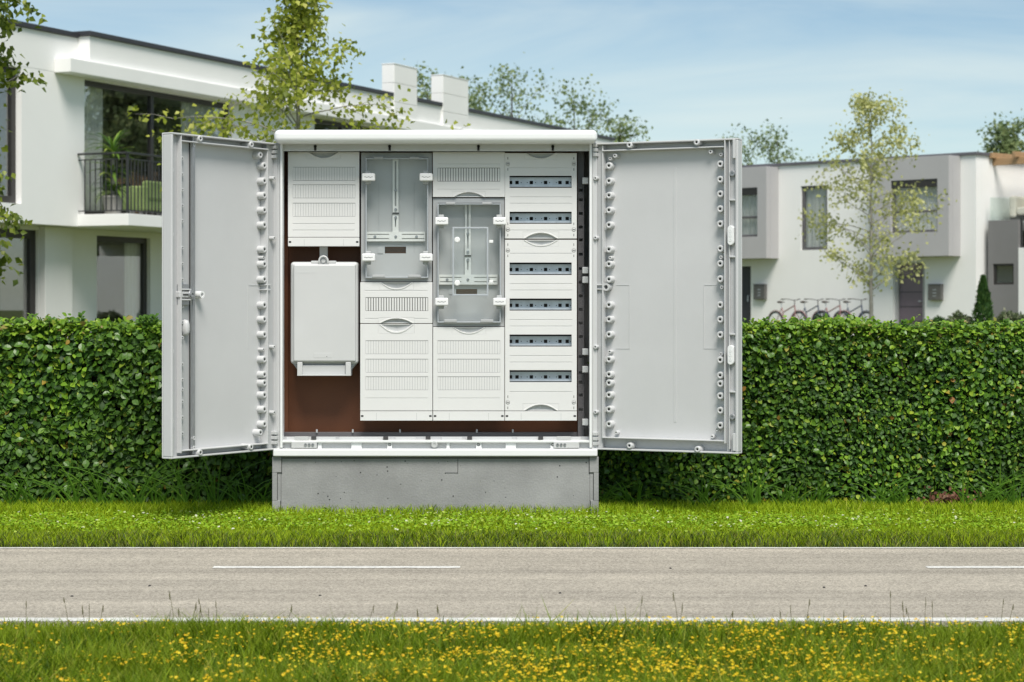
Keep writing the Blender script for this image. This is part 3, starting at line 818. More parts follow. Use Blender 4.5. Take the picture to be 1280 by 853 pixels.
def left_door():
    d=Door(347.3,214.5,8.43,1,'left cabinet door swung open with lock and long locking rod')
    d.start(); T=d.T
    u_edge=d.W-.012
    zb,zt=d.zb+.007,d.zt-.007
    d.rib(u_edge,d.W,zb,zt,0,'free_edge',bev=.004)
    # stepped channel beside the free edge
    u1=d.uv(226,300,-.006)[0]; u2=d.uv(238.5,300,-.03)[0]
    d.rib(u1+.004,u_edge,zb,zt,-.022,'edge_channel','shell_shade')
    iu0=d.uv(337,300,0)[0]
    zti=d.uv(260,178.5,0)[1]; zbi=d.uv(260,562,0)[1]
    d.rib(u1-.001,u1+.004,zbi-.006,zt-.002,-.001,'channel_wall')
    d.rib(u2+.001,u1-.001,zbi,zti,-.030,'lock_channel','shell_shade')
    d.rib(iu0,u1-.001,zti-.005,zti,-.004,'inner_rib')
    d.rib(iu0,u1-.001,zbi,zbi+.005,-.004,'inner_rib')
    d.rib(iu0-.002,iu0+.003,zbi,zti,-.008,'inner_rib')
    d.rib(0,.006,zb,zt,0,'hinge_edge',bev=.002)
    d.rib(.006,iu0-.004,zb,zt,-.018,'hinge_strip','shell_shade')
    for y in ROW: d.boss(331,y,BIG,-.014)
    for y in (194,541): d.boss(326,y,BIG*.95,-.012)
    for y in (322,437,470.5): d.boss(329.5,y,SMALL*.85,-.02)
    for k,y in enumerate(ROW):
        du=-.018 if k%3 else -.012; dz=0 if k%3!=1 else -.012
        d.fin(332,y,-.02,dz,-.024)
    for y in (223,298,434,516): d.boss(343,y,SMALL,.004,floor=-.018)
    for px,py in ((251,173.5),(315,181)): d.boss(px,py,BIG*.86,.004)
    for px,py in ((251,566),(314.5,559)): d.boss(px,py,BIG*.86,.004)
    for y in (198,218,237.5,257,276.5,310,330,350,383,403,422.5,455.5,475,487,502,522,542): d.boss(228.5,y,SMALL*.9,-.018,floor=-.030)
    for y in (213,293,439.5,527): d.boss(216,y,SMALL*1.05,-.006,floor=-.022)
    # locking rod and lock
    ur,_=d.uv(242,300,-.016)
    z0=d.uv(242,568,-.016)[1]; z1=d.uv(242,171,-.016)[1]
    d.rib(ur-.008,ur+.008,z0,z1,-.014,'locking_rod','rod',w0=-.020)
    d.rib(ur+.0085,ur+.013,z0+.02,z1-.02,-.024,'rod_shade_strip','seam',w0=-.029)  # dark strip painted as the shade beside the rod
    for yy in (171,181,548,560):
        zz=d.uv(242,yy,-.012)[1]
        mb=MB(); mb.ring((ur,-.012,zz),(0,1,0),[(.004,-.004),(.004,0),(.008,0),(.008,-.01)],12); mb.build('rod_guide', M['shell'], d.o)
    ul,zl=d.uv(240,368.5,0)
    d.rib(ul-.004,ul+.065,zl-.042,zl+.042,-.016,'lock_plate','rod',bev=.003)
    d.rib(ul-.002,ul+.070,zl-.012,zl+.012,-.004,'lock_bar','shell',bev=.003)
    d.rib(ul+.01,ul+.05,zl-.003,zl+.003,-.0015,'lock_bar','seam')
    for zz in (-.020,.020): d.rib(ul,ul+.062,zl+zz-.003,zl+zz+.003,-.002,'lock_bar','shell')
    mb=MB(); mb.ring((ul,.004,zl),(0,1,0),[(0,-.004),(.006,-.004),(.006,0),(.012,0),(.012,-.004),(.017,-.004),(.019,-.006),(.019,-.03)],20); mb.build('lock_cylinder', M['rod'], d.o)
    mb=MB(); mb.ring((d.uv(253,368.5,-.01)[0],-.010,zl),(0,1,0),[(.008,-.02),(.008,0),(.015,0),(.015,-.03)],18); mb.build('lock_ring', M['hood'], d.o)
    uh,zh=d.uv(234,410,-.01)
    mb=MB(); mb.ring((0,0,0),(0,1,0),[(0,.010),(.010,.009),(.017,.005),(.019,-.012)],20)
    for i,v in enumerate(mb.v): mb.v[i]=(v[0]*.75,v[1],v[2]*1.75)
    mb.build('lock_knob', M['shell'], d.o, smooth=True, loc=(uh,-.012,zh))
    # hinges, hinge pin lug
    for py in (190,548):
        z=d.uv(341,py,0)[1]
        for k in range(3): d.rib(.004,.022,z-.026+k*.020,z-.012+k*.020,.006,'hinge_knuckle')
    u,z=d.uv(334,359.5,-.012)
    d.rib(u-.022,u+.012,z-.012,z-.008,-.01,'stay_hook'); d.rib(u-.022,u+.012,z+.008,z+.012,-.01,'stay_hook')
    u0,za=d.uv(327,357,-T); u1_,zb_=d.uv(310,437,-T)
    for q in ((u0,u1_,za-.001,za+.001),(u1_-.0015,u1_+.0015,zb_,za)): d.rib(min(q[0],q[1]),max(q[0],q[1]),q[2],q[3],-T+.0015,'moulded_line',bev=0)
left_door()

def right_door():
    d=Door(740.3,922.5,8.72,-1,'right cabinet door swung open with two rows of screw bosses')
    d.start(); T=d.T
    zb,zt=d.zb+.007,d.zt-.007
    ue=d.uv(918.8,300,0)[0]
    d.rib(ue,d.W,zb,zt,0,'free_edge',bev=.004)
    u_r=d.uv(905,300,0)[0]; u_r2=d.uv(910.5,300,0)[0]
    zti=d.uv(820,185.5,0)[1]; zbi=d.uv(820,550,0)[1]
    d.rib(u_r,u_r+.005,zbi-.008,zt,0,'channel_wall')
    d.rib(u_r2,u_r2+.004,zbi-.03,zt,-.004,'channel_wall')
    d.rib(u_r+.005,u_r2,zb,zt,-.020,'edge_channel','shell_shade')
    d.rib(u_r2+.004,ue,zb,zt,-.016,'edge_channel','shell_shade')
    for y in (250,321,418,490):
        z=d.uv(915,y,0)[1]; d.rib(u_r2+.004,ue,z-.0035,z+.0035,-.002,'cross_rib')
    iu0=d.uv(752,300,0)[0]
    d.rib(iu0,u_r,zti-.005,zti,-.004,'inner_rib'); d.rib(iu0,u_r,zbi,zbi+.005,-.004,'inner_rib')
    d.rib(iu0-.002,iu0+.003,zbi,zt-.002,-.008,'inner_rib')
    d.rib(0,.006,zb,zt,0,'hinge_edge',bev=.002); d.rib(.006,iu0-.004,zb,zt,-.018,'hinge_strip','shell_shade')
    for k,y in enumerate(ROW):
        d.boss(761,y,BIG,-.014); d.fin(760,y,-.02,-.012 if k%3==1 else 0,-.024)
        y2=385+(y-385)*1.012
        d.boss(900,y2,BIG,-.014); d.fin(901,y2,.014,.010 if k%3==1 else 0,-.024)
    for px,py in ((762.5,198.5),(762.5,322.5),(762,440),(770,541),(901,193.5),(901,322),(902,359.5),(901,443),(902,477),(890,546),(896,537)): d.boss(px,py,SMALL*.95,-.02)
    for px,py in ((768.5,195),(888,190)): d.boss(px,py,SMALL*1.1,-.012)
    for y in (223,297.5,434,515.5): d.boss(744,y,SMALL,.004,floor=-.018)
    for px,py in ((786.5,181.5),(870.5,178)): d.boss(px,py,BIG*.86,.004)
    for px,py in ((786.5,557.5),(871.5,562)): d.boss(px,py,BIG*.86,.004)
    for py in (294.5,444):
        u,z=d.uv(913.6,py,0)
        mb=MB(); n=20; pts=[]
        for k in range(n):
            a=2*math.pi*k/n
            pts.append((u+.0135*math.cos(a), z+(.026 if math.sin(a)>0 else -.026)+.0135*math.sin(a)))
        for w in (-.016,.004,.0065):
            sc=.86 if w==.0065 else 1
            for x,y in pts: mb.v.append((u+(x-u)*sc,w*d.sy,z+(y-z)*(.96 if w==.0065 else 1)))
        for j in range(2):
            for k in range(n): mb.f.append((j*n+k,j*n+(k+1)%n,(j+1)*n+(k+1)%n,(j+1)*n+k))
        mb.f.append(tuple(2*n+k for k in range(n)))
        o=mb.build('oval_cap', M['hood'], d.o)
        mb=MB()
        for k in (-1,0,1): mb.ring((u,.0066*d.sy,z+k*.018),(0,d.sy,0),[(.0036,0),(.0036,.0012),(.0062,.0012),(.0062,0)],12)
        mb.build('cap_ring', M['hood'], o)
    for py in (217,521.5):
        u,z=d.uv(915.2,py,-.002)
        mb=MB(); mb.ring((u,-.002*d.sy,z),(0,d.sy,0),[(0,-.003),(.004,-.003),(.004,0),(.010,.0),(.0125,-.003),(.0125,-.015)],18); mb.build('door_bolt', M['rod'], d.o)
    for y0,y1 in ((174,198),(542,564)):
        z1=d.uv(918,y0,0)[1]; z0=d.uv(918,y1,0)[1]
        d.rib(ue-.010,ue+.001,z0,z1,.002,'corner_stop','shell')
    for py in (188,549):
        z=d.uv(744,py,0)[1]
        for k in range(3): d.rib(.004,.022,z-.026+k*.020,z-.012+k*.020,.006,'hinge_knuckle')
    u,z=d.uv(757,359,-.01)
    mb=MB(); mb.ring((u,-.012*d.sy,z),(0,d.sy,0),[(.009,-.02),(.009,0),(.016,0),(.016,-.03)],18); mb.build('stay_ring', M['shell'], d.o)
    for dz in (-.009,.009): d.rib(max(.002,u-.055),u-.012,z+dz-.0022,z+dz+.0022,-.008,'stay_hook')
    for x0,x1 in ((770,787),(880,896)):
        u0,za=d.uv(x0,356.5,-T); u1_,zb_=d.uv(x1,436,-T)
        uu = u1_ if x0<800 else u0
        d.rib(u0,u1_,za-.001,za+.001,-T+.0015,'moulded_line',bev=0); d.rib(u0,u1_,zb_-.001,zb_+.001,-T+.0015,'moulded_line',bev=0)
        d.rib(uu-.0015,uu+.0015,zb_,za,-T+.0015,'moulded_line',bev=0)
    u,_=d.uv(844,300,-T)
    d.rib(u-.006,u+.006,d.zb+.12,zti-.08,-T+.0012,'stiffening_rib',bev=.001)
right_door()

# ------------------------------------------------------------------ plinth
def plinth():
    pr = empty('concrete_plinth', (CO.x, CO.y, -.035))
    tag(pr, 'low grey concrete plinth under the electrical cabinet on the lawn', 'plinth')
    off = Vector((CO.x, CO.y, -.035))
    def b(x0,x1,y0,y1,D0,D1):
        a=P(x0,y1,D0)-off; e=P(x1,y0,D0)-off; mb=MB(); mb.box(a.x,e.x,D0-CO.y,D1-CO.y,a.z,e.z); return mb
    b(351,737.5,571.2,648,9.0,9.38).build('block', M['concrete'], pr,.004)
    # shiplap corner pieces with dark open joints
    for s in (-1,1):
        m=lambda x: x if s<0 else 1088.5-x
        q=lambda x0,x1,y0,y1,D0: b(min(m(x0),m(x1)),max(m(x0),m(x1)),y0,y1,D0,9.38)
        q(340.2,351.6,571.2,591,8.994).build('corner_piece', M['concrete'], pr,.002)
        q(340.2,346.4,591,626,8.994).build('corner_piece', M['concrete'], pr,.002)
        q(340.2,350.3,626,648,8.994).build('corner_piece', M['concrete'], pr,.002)
        q(351.6,352.5,571.2,592,8.9985).build('joint', M['seam'], pr); q(346.4,352.5,591,592,8.998).build('joint', M['seam'], pr)
        q(346.4,347.2,592,626,8.998).build('joint', M['seam'], pr)
        q(347.2,351,592,626,8.999).build('corner_piece', M['concrete'], pr)
    b(352,737,572.2,573.4,8.9985,9.0).build('joint', M['seam'], pr)
    b(572,572.6,574,592,8.9985,9.0).build('joint', M['seam'], pr); b(556,572,591,591.5,8.9985,9.0).build('joint', M['seam'], pr)
    mb=MB(); rng=random.Random(8)
    for k in range(40):
        x=rng.uniform(353,736); y=rng.uniform(575,628); p=P(x,y,8.9994)-off; r=rng.choice((.0012,.0016,.0022,.003))
        mb.ring(p,(0,-1,0),[(0,.0002),(r,.0002),(r,-.002)],7)
    tag(mb.build('air_holes', M['seam'], pr), kind='stuff')
plinth()

# ------------------------------------------------------------------ hedges
def wob(x, z, seed):
    r = np.random.RandomState(seed); s = 0
    for k in range(7):
        fx, fz, p = r.uniform(1.5,9), r.uniform(1.5,9), r.uniform(0,6.28)
        s = s + np.sin(x*fx+z*fz*(1 if k%2 else -1)+p)/(1+.12*(fx+fz))
    return s/3.2

def hedge(name, label, x0, x1, n, size, seed, sprigs, D0=9.30, D1=9.78, top=.758):
    root = empty(name, ((x0+x1)/2, (D0+D1)/2, LAWN_Z)); tag(root, label, 'hedge')
    off = np.array(root.location)
    rs = np.random.RandomState(seed)
    W = x1-x0
    # woody core
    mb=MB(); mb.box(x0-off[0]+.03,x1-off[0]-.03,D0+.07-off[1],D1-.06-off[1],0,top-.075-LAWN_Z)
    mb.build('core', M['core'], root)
    # inner twigs
    tw=MB()
    for k in range(int(W*60)):
        x=rs.uniform(x0+.03,x1-.03); z=rs.uniform(.02,top-.05); y=D0+rs.uniform(.02,.06)
        a=rs.uniform(-.6,.6); L=rs.uniform(.06,.16)
        tw.tube([(x-off[0],y-off[1],z-off[2]),(x+L*math.sin(a)-off[0],y-rs.uniform(0,.03)-off[1],min(z+L*math.cos(a),top+.01)-off[2])],[.003,.0012],4,False)
    tag(tw.build('twigs', M['twig'], root), kind='stuff')
    # leaves on the face
    nf=n
    x=rs.uniform(x0,x1,nf); z=rs.uniform(-.03,top,nf)
    z=np.where(rs.rand(nf)<.12, top-rs.rand(nf)**1.6*.12, z)
    lay=rs.exponential(.020,nf)
    b=wob(x,z,seed)
    tl=top+wob(x*2.2,x*1.3,seed+9)*.026            # the clipped top is not quite level
    z=np.minimum(z,tl+.004)
    hollow=wob(x*2.6,z*2.6,seed+17)
    lay=lay*np.where(hollow>.42,1.9,1.0)
    y=D0-.012-b*.050+np.minimum(lay,.085)+np.clip(z-(tl-.08),0,1)**2*8
    pos=np.stack([x,y,z],1)
    en=np.stack([rs.normal(0,.5,nf)+.25*np.cos(x*7+z*5), -.8+rs.normal(0,.25,nf), .40+rs.normal(0,.5,nf)],1)
    ey=np.stack([rs.normal(0,.75,nf), -.35+rs.normal(0,.3,nf), -.55+rs.normal(0,.45,nf)],1)
    sz=size*rs.uniform(.6,1.2,nf)*(1+.22*wob(x*1.7,z*1.7,seed+23))
    v,f=scatter(OVAL_V,OVAL_F,pos-off,ey,en,sz*rs.uniform(.66,.82,nf),sz)
    tag(mass('foliage',v,f,M['hedge'],root),kind='stuff')
    # young shoots over the crown
    nt=int(n*.24)
    x=rs.uniform(x0,x1,nt); y=rs.uniform(D0+.0,D1,nt); tl=top+wob(x*2.2,x*1.3,seed+9)*.026; z=tl-.012+wob(x,y*3,seed+3)*.012+rs.normal(0,.014,nt)-np.clip(D0+.04-y,0,1)*.6
    k_=int(nt*.45); y[:k_]=D0+rs.uniform(-.015,.05,k_); z[:k_]=tl[:k_]-.005-rs.exponential(.04,k_)+wob(x[:k_],x[:k_],seed+5)*.01
    pos=np.stack([x,y,z],1)
    en=np.stack([rs.normal(0,.45,nt),-.45+rs.normal(0,.3,nt),.8+rs.normal(0,.25,nt)],1)
    ey=np.stack([rs.normal(0,.8,nt),-.45+rs.normal(0,.5,nt),.0+rs.normal(0,.5,nt)],1)
    sz=size*rs.uniform(.6,1.15,nt)
    v,f=scatter(OVAL_V,OVAL_F,pos-off,ey,en,sz*.74,sz)
    tag(mass('young_foliage',v,f,M['hedgetop'],root),kind='stuff')
    # sprigs standing above the crown: stem and single leaves
    me1=bpy.data.meshes.new('leaf'); me1.from_pydata([tuple(q) for q in OVAL_V*np.array([.76,1,1])],[],[tuple(q) for q in OVAL_F]); me1.materials.append(M['hedgeone'])
    def leaf(p, ey, en, L):
        ey=Vector(ey).normalized(); ex=ey.cross(Vector(en)).normalized(); ez=ex.cross(ey)
        o=bpy.data.objects.new('leaf',me1); COL.objects.link(o); o.parent=root
        m=Matrix((ex,ey,ez)).transposed().to_4x4(); m.translation=Vector(p)-Vector(off)
        o.matrix_basis=m@Matrix.Scale(L,4)
    for sx,h in sprigs:
        st=MB(); st.tube([(sx-off[0],D0+.03-off[1],top-.04-off[2]),(sx+.01-off[0],D0+.02-off[1],top+h-off[2])],[.003,.0015],5); st.build('sprig_stem', M['tuft'], root)
        for k in range(9):
            t=k/8; a=k*2.4
            leaf((sx+.01*t,D0+.03-.01*t,top-.02+(h+.02)*t),(math.cos(a),-.4+.4*math.sin(a),.35+.5*t),(.2*math.cos(a),-.6,.7),size*(1.2-.4*t))
    for k in range(120):
        lx=rs.uniform(max(x0,-2.25),min(x1,2.3)); lz=rs.uniform(.0,top-.02)
        if rs.rand()<.45: lz=top-.02-rs.rand()*.12
        ly=D0-.030-float(wob(lx,lz,seed))*.03+max(0,lz-(top-.08))**2*8
        leaf((lx,ly,lz),(rs.normal(0,.7),-.3,-.5+rs.normal(0,.35)),(rs.normal(0,.3),-.8,.55),size*rs.uniform(1.0,1.4))
    return root
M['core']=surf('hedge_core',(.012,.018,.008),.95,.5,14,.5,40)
hedge('hedge','dense clipped green hedge to the left of the cabinet',-3.7,-.99,25000,.0305,3,[(P(98,390,9.3).x,.04),(P(182,400,9.3).x,.026),(P(190,400,9.3).x,.03),(P(174,400,9.3).x,.024),(P(60,400,9.3).x,.012),(P(20,400,9.3).x,.010)])
hedge('hedge','dense clipped green hedge to the right of the cabinet',.35,3.7,46000,.0238,11,[(P(955,400,9.3).x,.022),(P(1128,400,9.3).x,.012),(P(1030,400,9.3).x,.010),(P(1200,400,9.3).x,.012),(P(1256,400,9.3).x,.014)], top=.755)

# ------------------------------------------------------------------ grass
def blades(n, x, y, z, h, w, lean, rs):
    """arching blade: base pair, mid pair, tip"""
    a=rs.uniform(0,2*np.pi,n); dx,dy=np.cos(a),np.sin(a)
    b=rs.uniform(0,2*np.pi,n); wx,wy=np.cos(b)*w/2,np.sin(b)*w/2*.4
    V=np.zeros((n,5,3))
    V[:,0]=np.stack([x-wx,y-wy,z],1); V[:,1]=np.stack([x+wx,y+wy,z],1)
    mx,my,mz=x+dx*lean*.35,y+dy*lean*.35,z+h*.6
    V[:,2]=np.stack([mx+wx*.8,my+wy*.8,mz],1); V[:,3]=np.stack([mx-wx*.8,my-wy*.8,mz],1)
    V[:,4]=np.stack([x+dx*lean,y+dy*lean,z+h],1)
    base=(np.arange(n)*5)[:,None]
    F_=np.concatenate([base+np.array([[0,1,2]]),base+np.array([[0,2,3]]),base+np.array([[3,2,4]])],0)
    return V.reshape(-1,3),F_

def lawn():
    rs=np.random.RandomState(5)
    n=105000
    x=rs.uniform(-3.4,3.4,n); y=rs.uniform(7.92,9.42,n)
    d=wob(x*1.3,y*3,21)
    h=.024+.010*rs.rand(n)+.006*d
    lip=np.clip((8.06-y)/.14,0,1); h=h+lip*.012
    back=np.clip((y-8.80)/.15,0,1); h=h+back*(.008+.020*rs.rand(n))
    z=np.full(n,LAWN_Z-.004)-np.clip((7.99-y)/.09,0,1)*.03
    v,f=blades(n,x,y,z,h,rs.uniform(.0025,.0045,n),h*rs.uniform(.2,.9,n),rs)
    tag(mass('lawn_grass',v,f,M['lawn']),'short bright green lawn strip between the hedge and the road','grass',kind='stuff')
    n=15000
    x=rs.uniform(-3.4,3.4,n); y=8.48+rs.normal(0,.22,n)
    keep=(wob(x*2,y*5,33)>-.25)&(y>8.05)&(y<9.2); x,y=x[keep],y[keep]; n=len(x)
    pos=np.stack([x,y,np.full(n,LAWN_Z+.024)+rs.uniform(0,.010,n)],1)
    ey=np.stack([rs.normal(0,1,n),rs.normal(0,1,n),rs.normal(0,.3,n)],1); en=np.stack([rs.normal(0,.3,n),-.3+rs.normal(0,.2,n),np.ones(n)],1)
    s=rs.uniform(.007,.014,n)
    v,f=scatter(OVAL_V,OVAL_F,pos,ey,en,s,s)
    tag(mass('clover',v,f,M['clover']),'low clover leaves spread through the lawn strip','clover',kind='stuff')
def verge_fringe():
    rs=np.random.RandomState(15); n=15000
    x=rs.uniform(-3.4,3.4,n); y=7.915+rs.rand(n)**1.5*.17
    z=np.full(n,LAWN_Z-.006)-np.clip((7.99-y)/.09,0,1)*.03
    h=.026+.022*rs.rand(n)+.010*wob(x*2,y,71)
    v,f=blades(n,x,y,z,h,rs.uniform(.0022,.004,n),h*rs.uniform(.3,1.2,n),rs)
    tag(mass('fringe_grass',v,f,M['fringe']),'dark green longer grass fringe along the far road edge','grass',kind='stuff')
M['fringe']=leaf_mat('fringe_blade',[(0,(.03,.06,.005)),(.6,(.075,.12,.008)),(1,(.20,.19,.03))],.55,.22)
lawn()
verge_fringe()

def meadow():
    rs=np.random.RandomState(9)
    n=110000
    x=rs.uniform(-3.0,3.0,n); y=rs.uniform(4.7,6.025,n)
    d=wob(x*1.5,y*4,41)
    z=np.interp(y,[4.0,5.6,5.96,6.03],[-.17,-.15,-.088,-.062])
    edge=np.clip((y-5.80)/.22,0,1)
    h=(.085+.035*d+.03*rs.rand(n))*(1-.74*edge)
    h=np.maximum(h*np.where(rs.rand(n)<.03,1.25,1),.012)
    v,f=blades(n,x,y,z,h,rs.uniform(.0022,.0048,n)*np.where(rs.rand(n)<.08,1.7,1),h*rs.uniform(.15,.95,n),rs)
    tag(mass('meadow_grass',v,f,M['meadow']),'long rough meadow grass along the near side of the road','grass',kind='stuff')
    # yellow flowers on thin stems
    n=24000
    x=rs.uniform(-2.6,2.6,n); y=rs.uniform(4.9,5.93,n)
    c=wob(x*2.2,y*4,55)+.5*wob(x*6,y*9,56)+.25*np.sin(x*1.9+1)
    keep=(c*2.0+rs.normal(0,.3,n))>.26; x,y=x[keep],y[keep]; n=len(x)
    z0=np.interp(y,[4.0,5.6,5.96],[-.17,-.15,-.088]); h=.075+.035*rs.rand(n)-np.clip((y-5.75)/.2,0,1)*.04
    top=np.stack([x,y,z0+h],1)
    FV=[(0,0,0)]; FF=[]
    for k in range(5):
        a=2*math.pi*k/5; b=a+.55
        FV+=[(.5*math.cos(a-.5),.5*math.sin(a-.5),.22),(.62*math.cos(a),.62*math.sin(a),.26),(.5*math.cos(a+.5),.5*math.sin(a+.5),.22)]
        i=1+3*k; FF+=[(0,i,i+1),(0,i+1,i+2)]
    FV=np.array(FV); FF=np.array(FF)
    en=np.stack([rs.normal(0,.35,n),-.45+rs.normal(0,.3,n),np.ones(n)],1); ey=np.stack([rs.normal(0,1,n),rs.normal(0,1,n),rs.normal(0,.1,n)],1)
    s=rs.uniform(.0042,.0092,n)
    v,f=scatter(FV,FF,top,ey,en,s,s)
    tag(mass('yellow_flowers',v,f,M['petal']),'small yellow wildflowers scattered through the roadside meadow grass','flowers',kind='stuff')
    v,f=blades(n,x,y+.001,z0,h,np.full(n,.0018),np.full(n,.0005),rs)
    tag(mass('flower_stems',v,f,M['meadow']),'thin green stems of the yellow roadside flowers','stems',kind='stuff')
meadow()

def stalks():
    spots=[(32,752),(88,748),(108,757),(112,756),(122,757),(220,740),(232,761),(238,754),(245,758),(256,749),(262,761),(272,752),(357,757),(458,757),(488,754),(527,762),(555,757),(797,746),(848,755),(850,741),(907,764),(983,764),(990,757),(1005,750),(1012,766),(1053,764),(1113,740),(1132,752),(1142,760),(1155,748),(1166,752),(1250,750),(1258,756)]
    rng=random.Random(3)
    for i,(px,py) in enumerate(spots):
        D=rng.uniform(5.78,5.94); p=P(px,py,D); z0=float(np.interp(D,[5.6,5.96],[-.15,-.088]))
        h=p.z-z0
        root=empty('grass_stalk',(p.x,D,z0))
        side='left half' if px<640 else 'right half'
        tag(root,f'thin dry grass stalk rising from the verge against the road, {side} of the picture','grass stalk','dry stalks along the near verge')
        b=rng.uniform(-.02,.02)
        mb=MB(); mb.tube([(0,0,0),(b*.3,0,h*.5),(b,0,h)],[.0010,.0008,.0005],5); mb.build('stem',M['stalk'],root)
        sp=MB(); hh=rng.uniform(.012,.026)
        sp.tube([(b*.97,0,h-hh),(b,0,h-hh*.5),(b*1.05,0,h+.003)],[.0008,rng.uniform(.0010,.0020),.0004],6); sp.build('seed_head',M['stalk'],root)
stalks()

ORD='first second third fourth fifth sixth seventh eighth ninth tenth eleventh'.split()
def tufts():
    rng=random.Random(12)
    spec=[(20,.16),(48,.22),(92,.24),(128,.20),(168,.26),(200,.18),(232,.24),(262,.26),(300,.22),(326,.16),(752,.14),(790,.13),(880,.16),(940,.22),(985,.13),(1015,.15),(1100,.2),(1128,.13),(1215,.17),(1238,.25),(1264,.2)]
    for i,(px,h) in enumerate(spec):
        p=P(px,628,9.19); root=empty('grass_tuft',(p.x,9.19,LAWN_Z))
        side='left' if px<640 else 'right'
        nth=ORD[i if px<640 else i-10]
        tag(root,f'{nth} grass tuft from the left end along the foot of the {side} hedge','grass tuft',f'grass tufts at the foot of the {side} hedge')
        mb=MB()
        for k in range(rng.randint(10,16)):
            a=rng.uniform(-1.0,1.0); L=h*rng.uniform(.55,1.15); w=rng.uniform(.006,.011); out=rng.uniform(.0,.05)
            x0=rng.uniform(-.04,.04); pts=[]
            for j in range(6):
                t=j/5; bend=a*t*t*.9+a*.25*t
                pts.append((x0+L*bend, -out*t-.03*t*t, L*(t-.32*abs(a)*t*t*t)))
            b=len(mb.v)
            for j,q in enumerate(pts):
                ww=w/2*(1-(j/5)**2)+.0006
                mb.v += [(q[0]-ww,q[1],q[2]),(q[0],q[1]-ww*.3,q[2]-.002),(q[0]+ww,q[1],q[2])]
            for j in range(5):
                i0=b+3*j
                mb.f += [(i0,i0+1,i0+4,i0+3),(i0+1,i0+2,i0+5,i0+4)]
        mb.build('blades',M['tuft'],root)
    rs=np.random.RandomState(2); n=150
    c=P(1188,620,9.22)
    pos=np.stack([c.x+rs.normal(0,.05,n),9.23+rs.normal(0,.02,n),np.abs(rs.normal(0,.025,n))-.01],1)
    ey=rs.normal(0,1,(n,3)); en=np.stack([rs.normal(0,.4,n),-.7*np.ones(n),.6+rs.normal(0,.2,n)],1); s=rs.uniform(.014,.026,n)
    v,f=scatter(OVAL_V,OVAL_F,pos,ey,en,s*.7,s)
    tag(mass('leaf_litter',v,f,M['litter']),'brown dead leaves heaped at the foot of the right hedge','leaf litter',kind='stuff')
tufts()

# ------------------------------------------------------------------ houses
class House:
    def __init__(s, name, px, D, dx, dy, label):
        p=P(px,HY,D); L=math.hypot(dx,dy)
        s.O=Vector((p.x,D)); s.ex=Vector((dx/L,dy/L)); s.ey=Vector((-s.ex.y,s.ex.x))
        s.e=empty(name,(p.x,D,0),math.atan2(dy,dx)); tag(s.e,label,'house')
    def at(s, px, py, y):
        """local x and z that the photo shows at px, py on the upright plane local-y = y"""
        d=Vector(((px-CX)/F,1.0)); t=(y+s.O.dot(s.ey))/d.dot(s.ey)
        p=d*t; return (p-s.O).dot(s.ex), H-(py-HY)*t/F
    def local_of(s, px, D):
        p=Vector(((px-CX)*D/F,D))-s.O; return p.dot(s.ex),p.dot(s.ey)
    def world(s,x,y,z):
        q=s.O+s.ex*x+s.ey*y; return Vector((q.x,q.y,z))

def window(h, u0,u1,z0,z1,y, fr=.07, mull=(), trans=(), curt=(), mat='frame', depth=.09, name='window'):
    holes=[]; us=[u0+fr]+[m for q in mull for m in (q-fr/2,q+fr/2)]+[u1-fr]
    zs=[z0+fr]+[m for q in trans for m in (q-fr/2,q+fr/2)]+[z1-fr]
    for i in range(0,len(us),2):
        for j in range(0,len(zs),2): holes.append((us[i],us[i+1],zs[j],zs[j+1]))
    w=MB().plate(u0,u1,z0,z1,y,y+depth,holes).build(name,M[mat],h.e,.006,seg=1)
    for q in holes:
        MB().box(q[0]-.01,q[1]+.01,y+depth*.45,y+depth*.45+.012,q[2]-.01,q[3]+.01).build('pane',M['winglass'],w)
    for (a,b,zz0,zz1) in curt:
        mb=MB(); n=max(8,int((b-a)/.035)); 
        for i in range(n+1):
            x=a+(b-a)*i/n; yy=y+.15+.03*math.sin(i*1.57+math.sin(i*.7))
            mb.v += [(x,yy,zz0),(x,yy+.01*math.sin(i),zz1)]
        for i in range(n): mb.f.append((2*i,2*i+2,2*i+3,2*i+1))
        mb.build('curtain',M['curtain'],w)
    return w

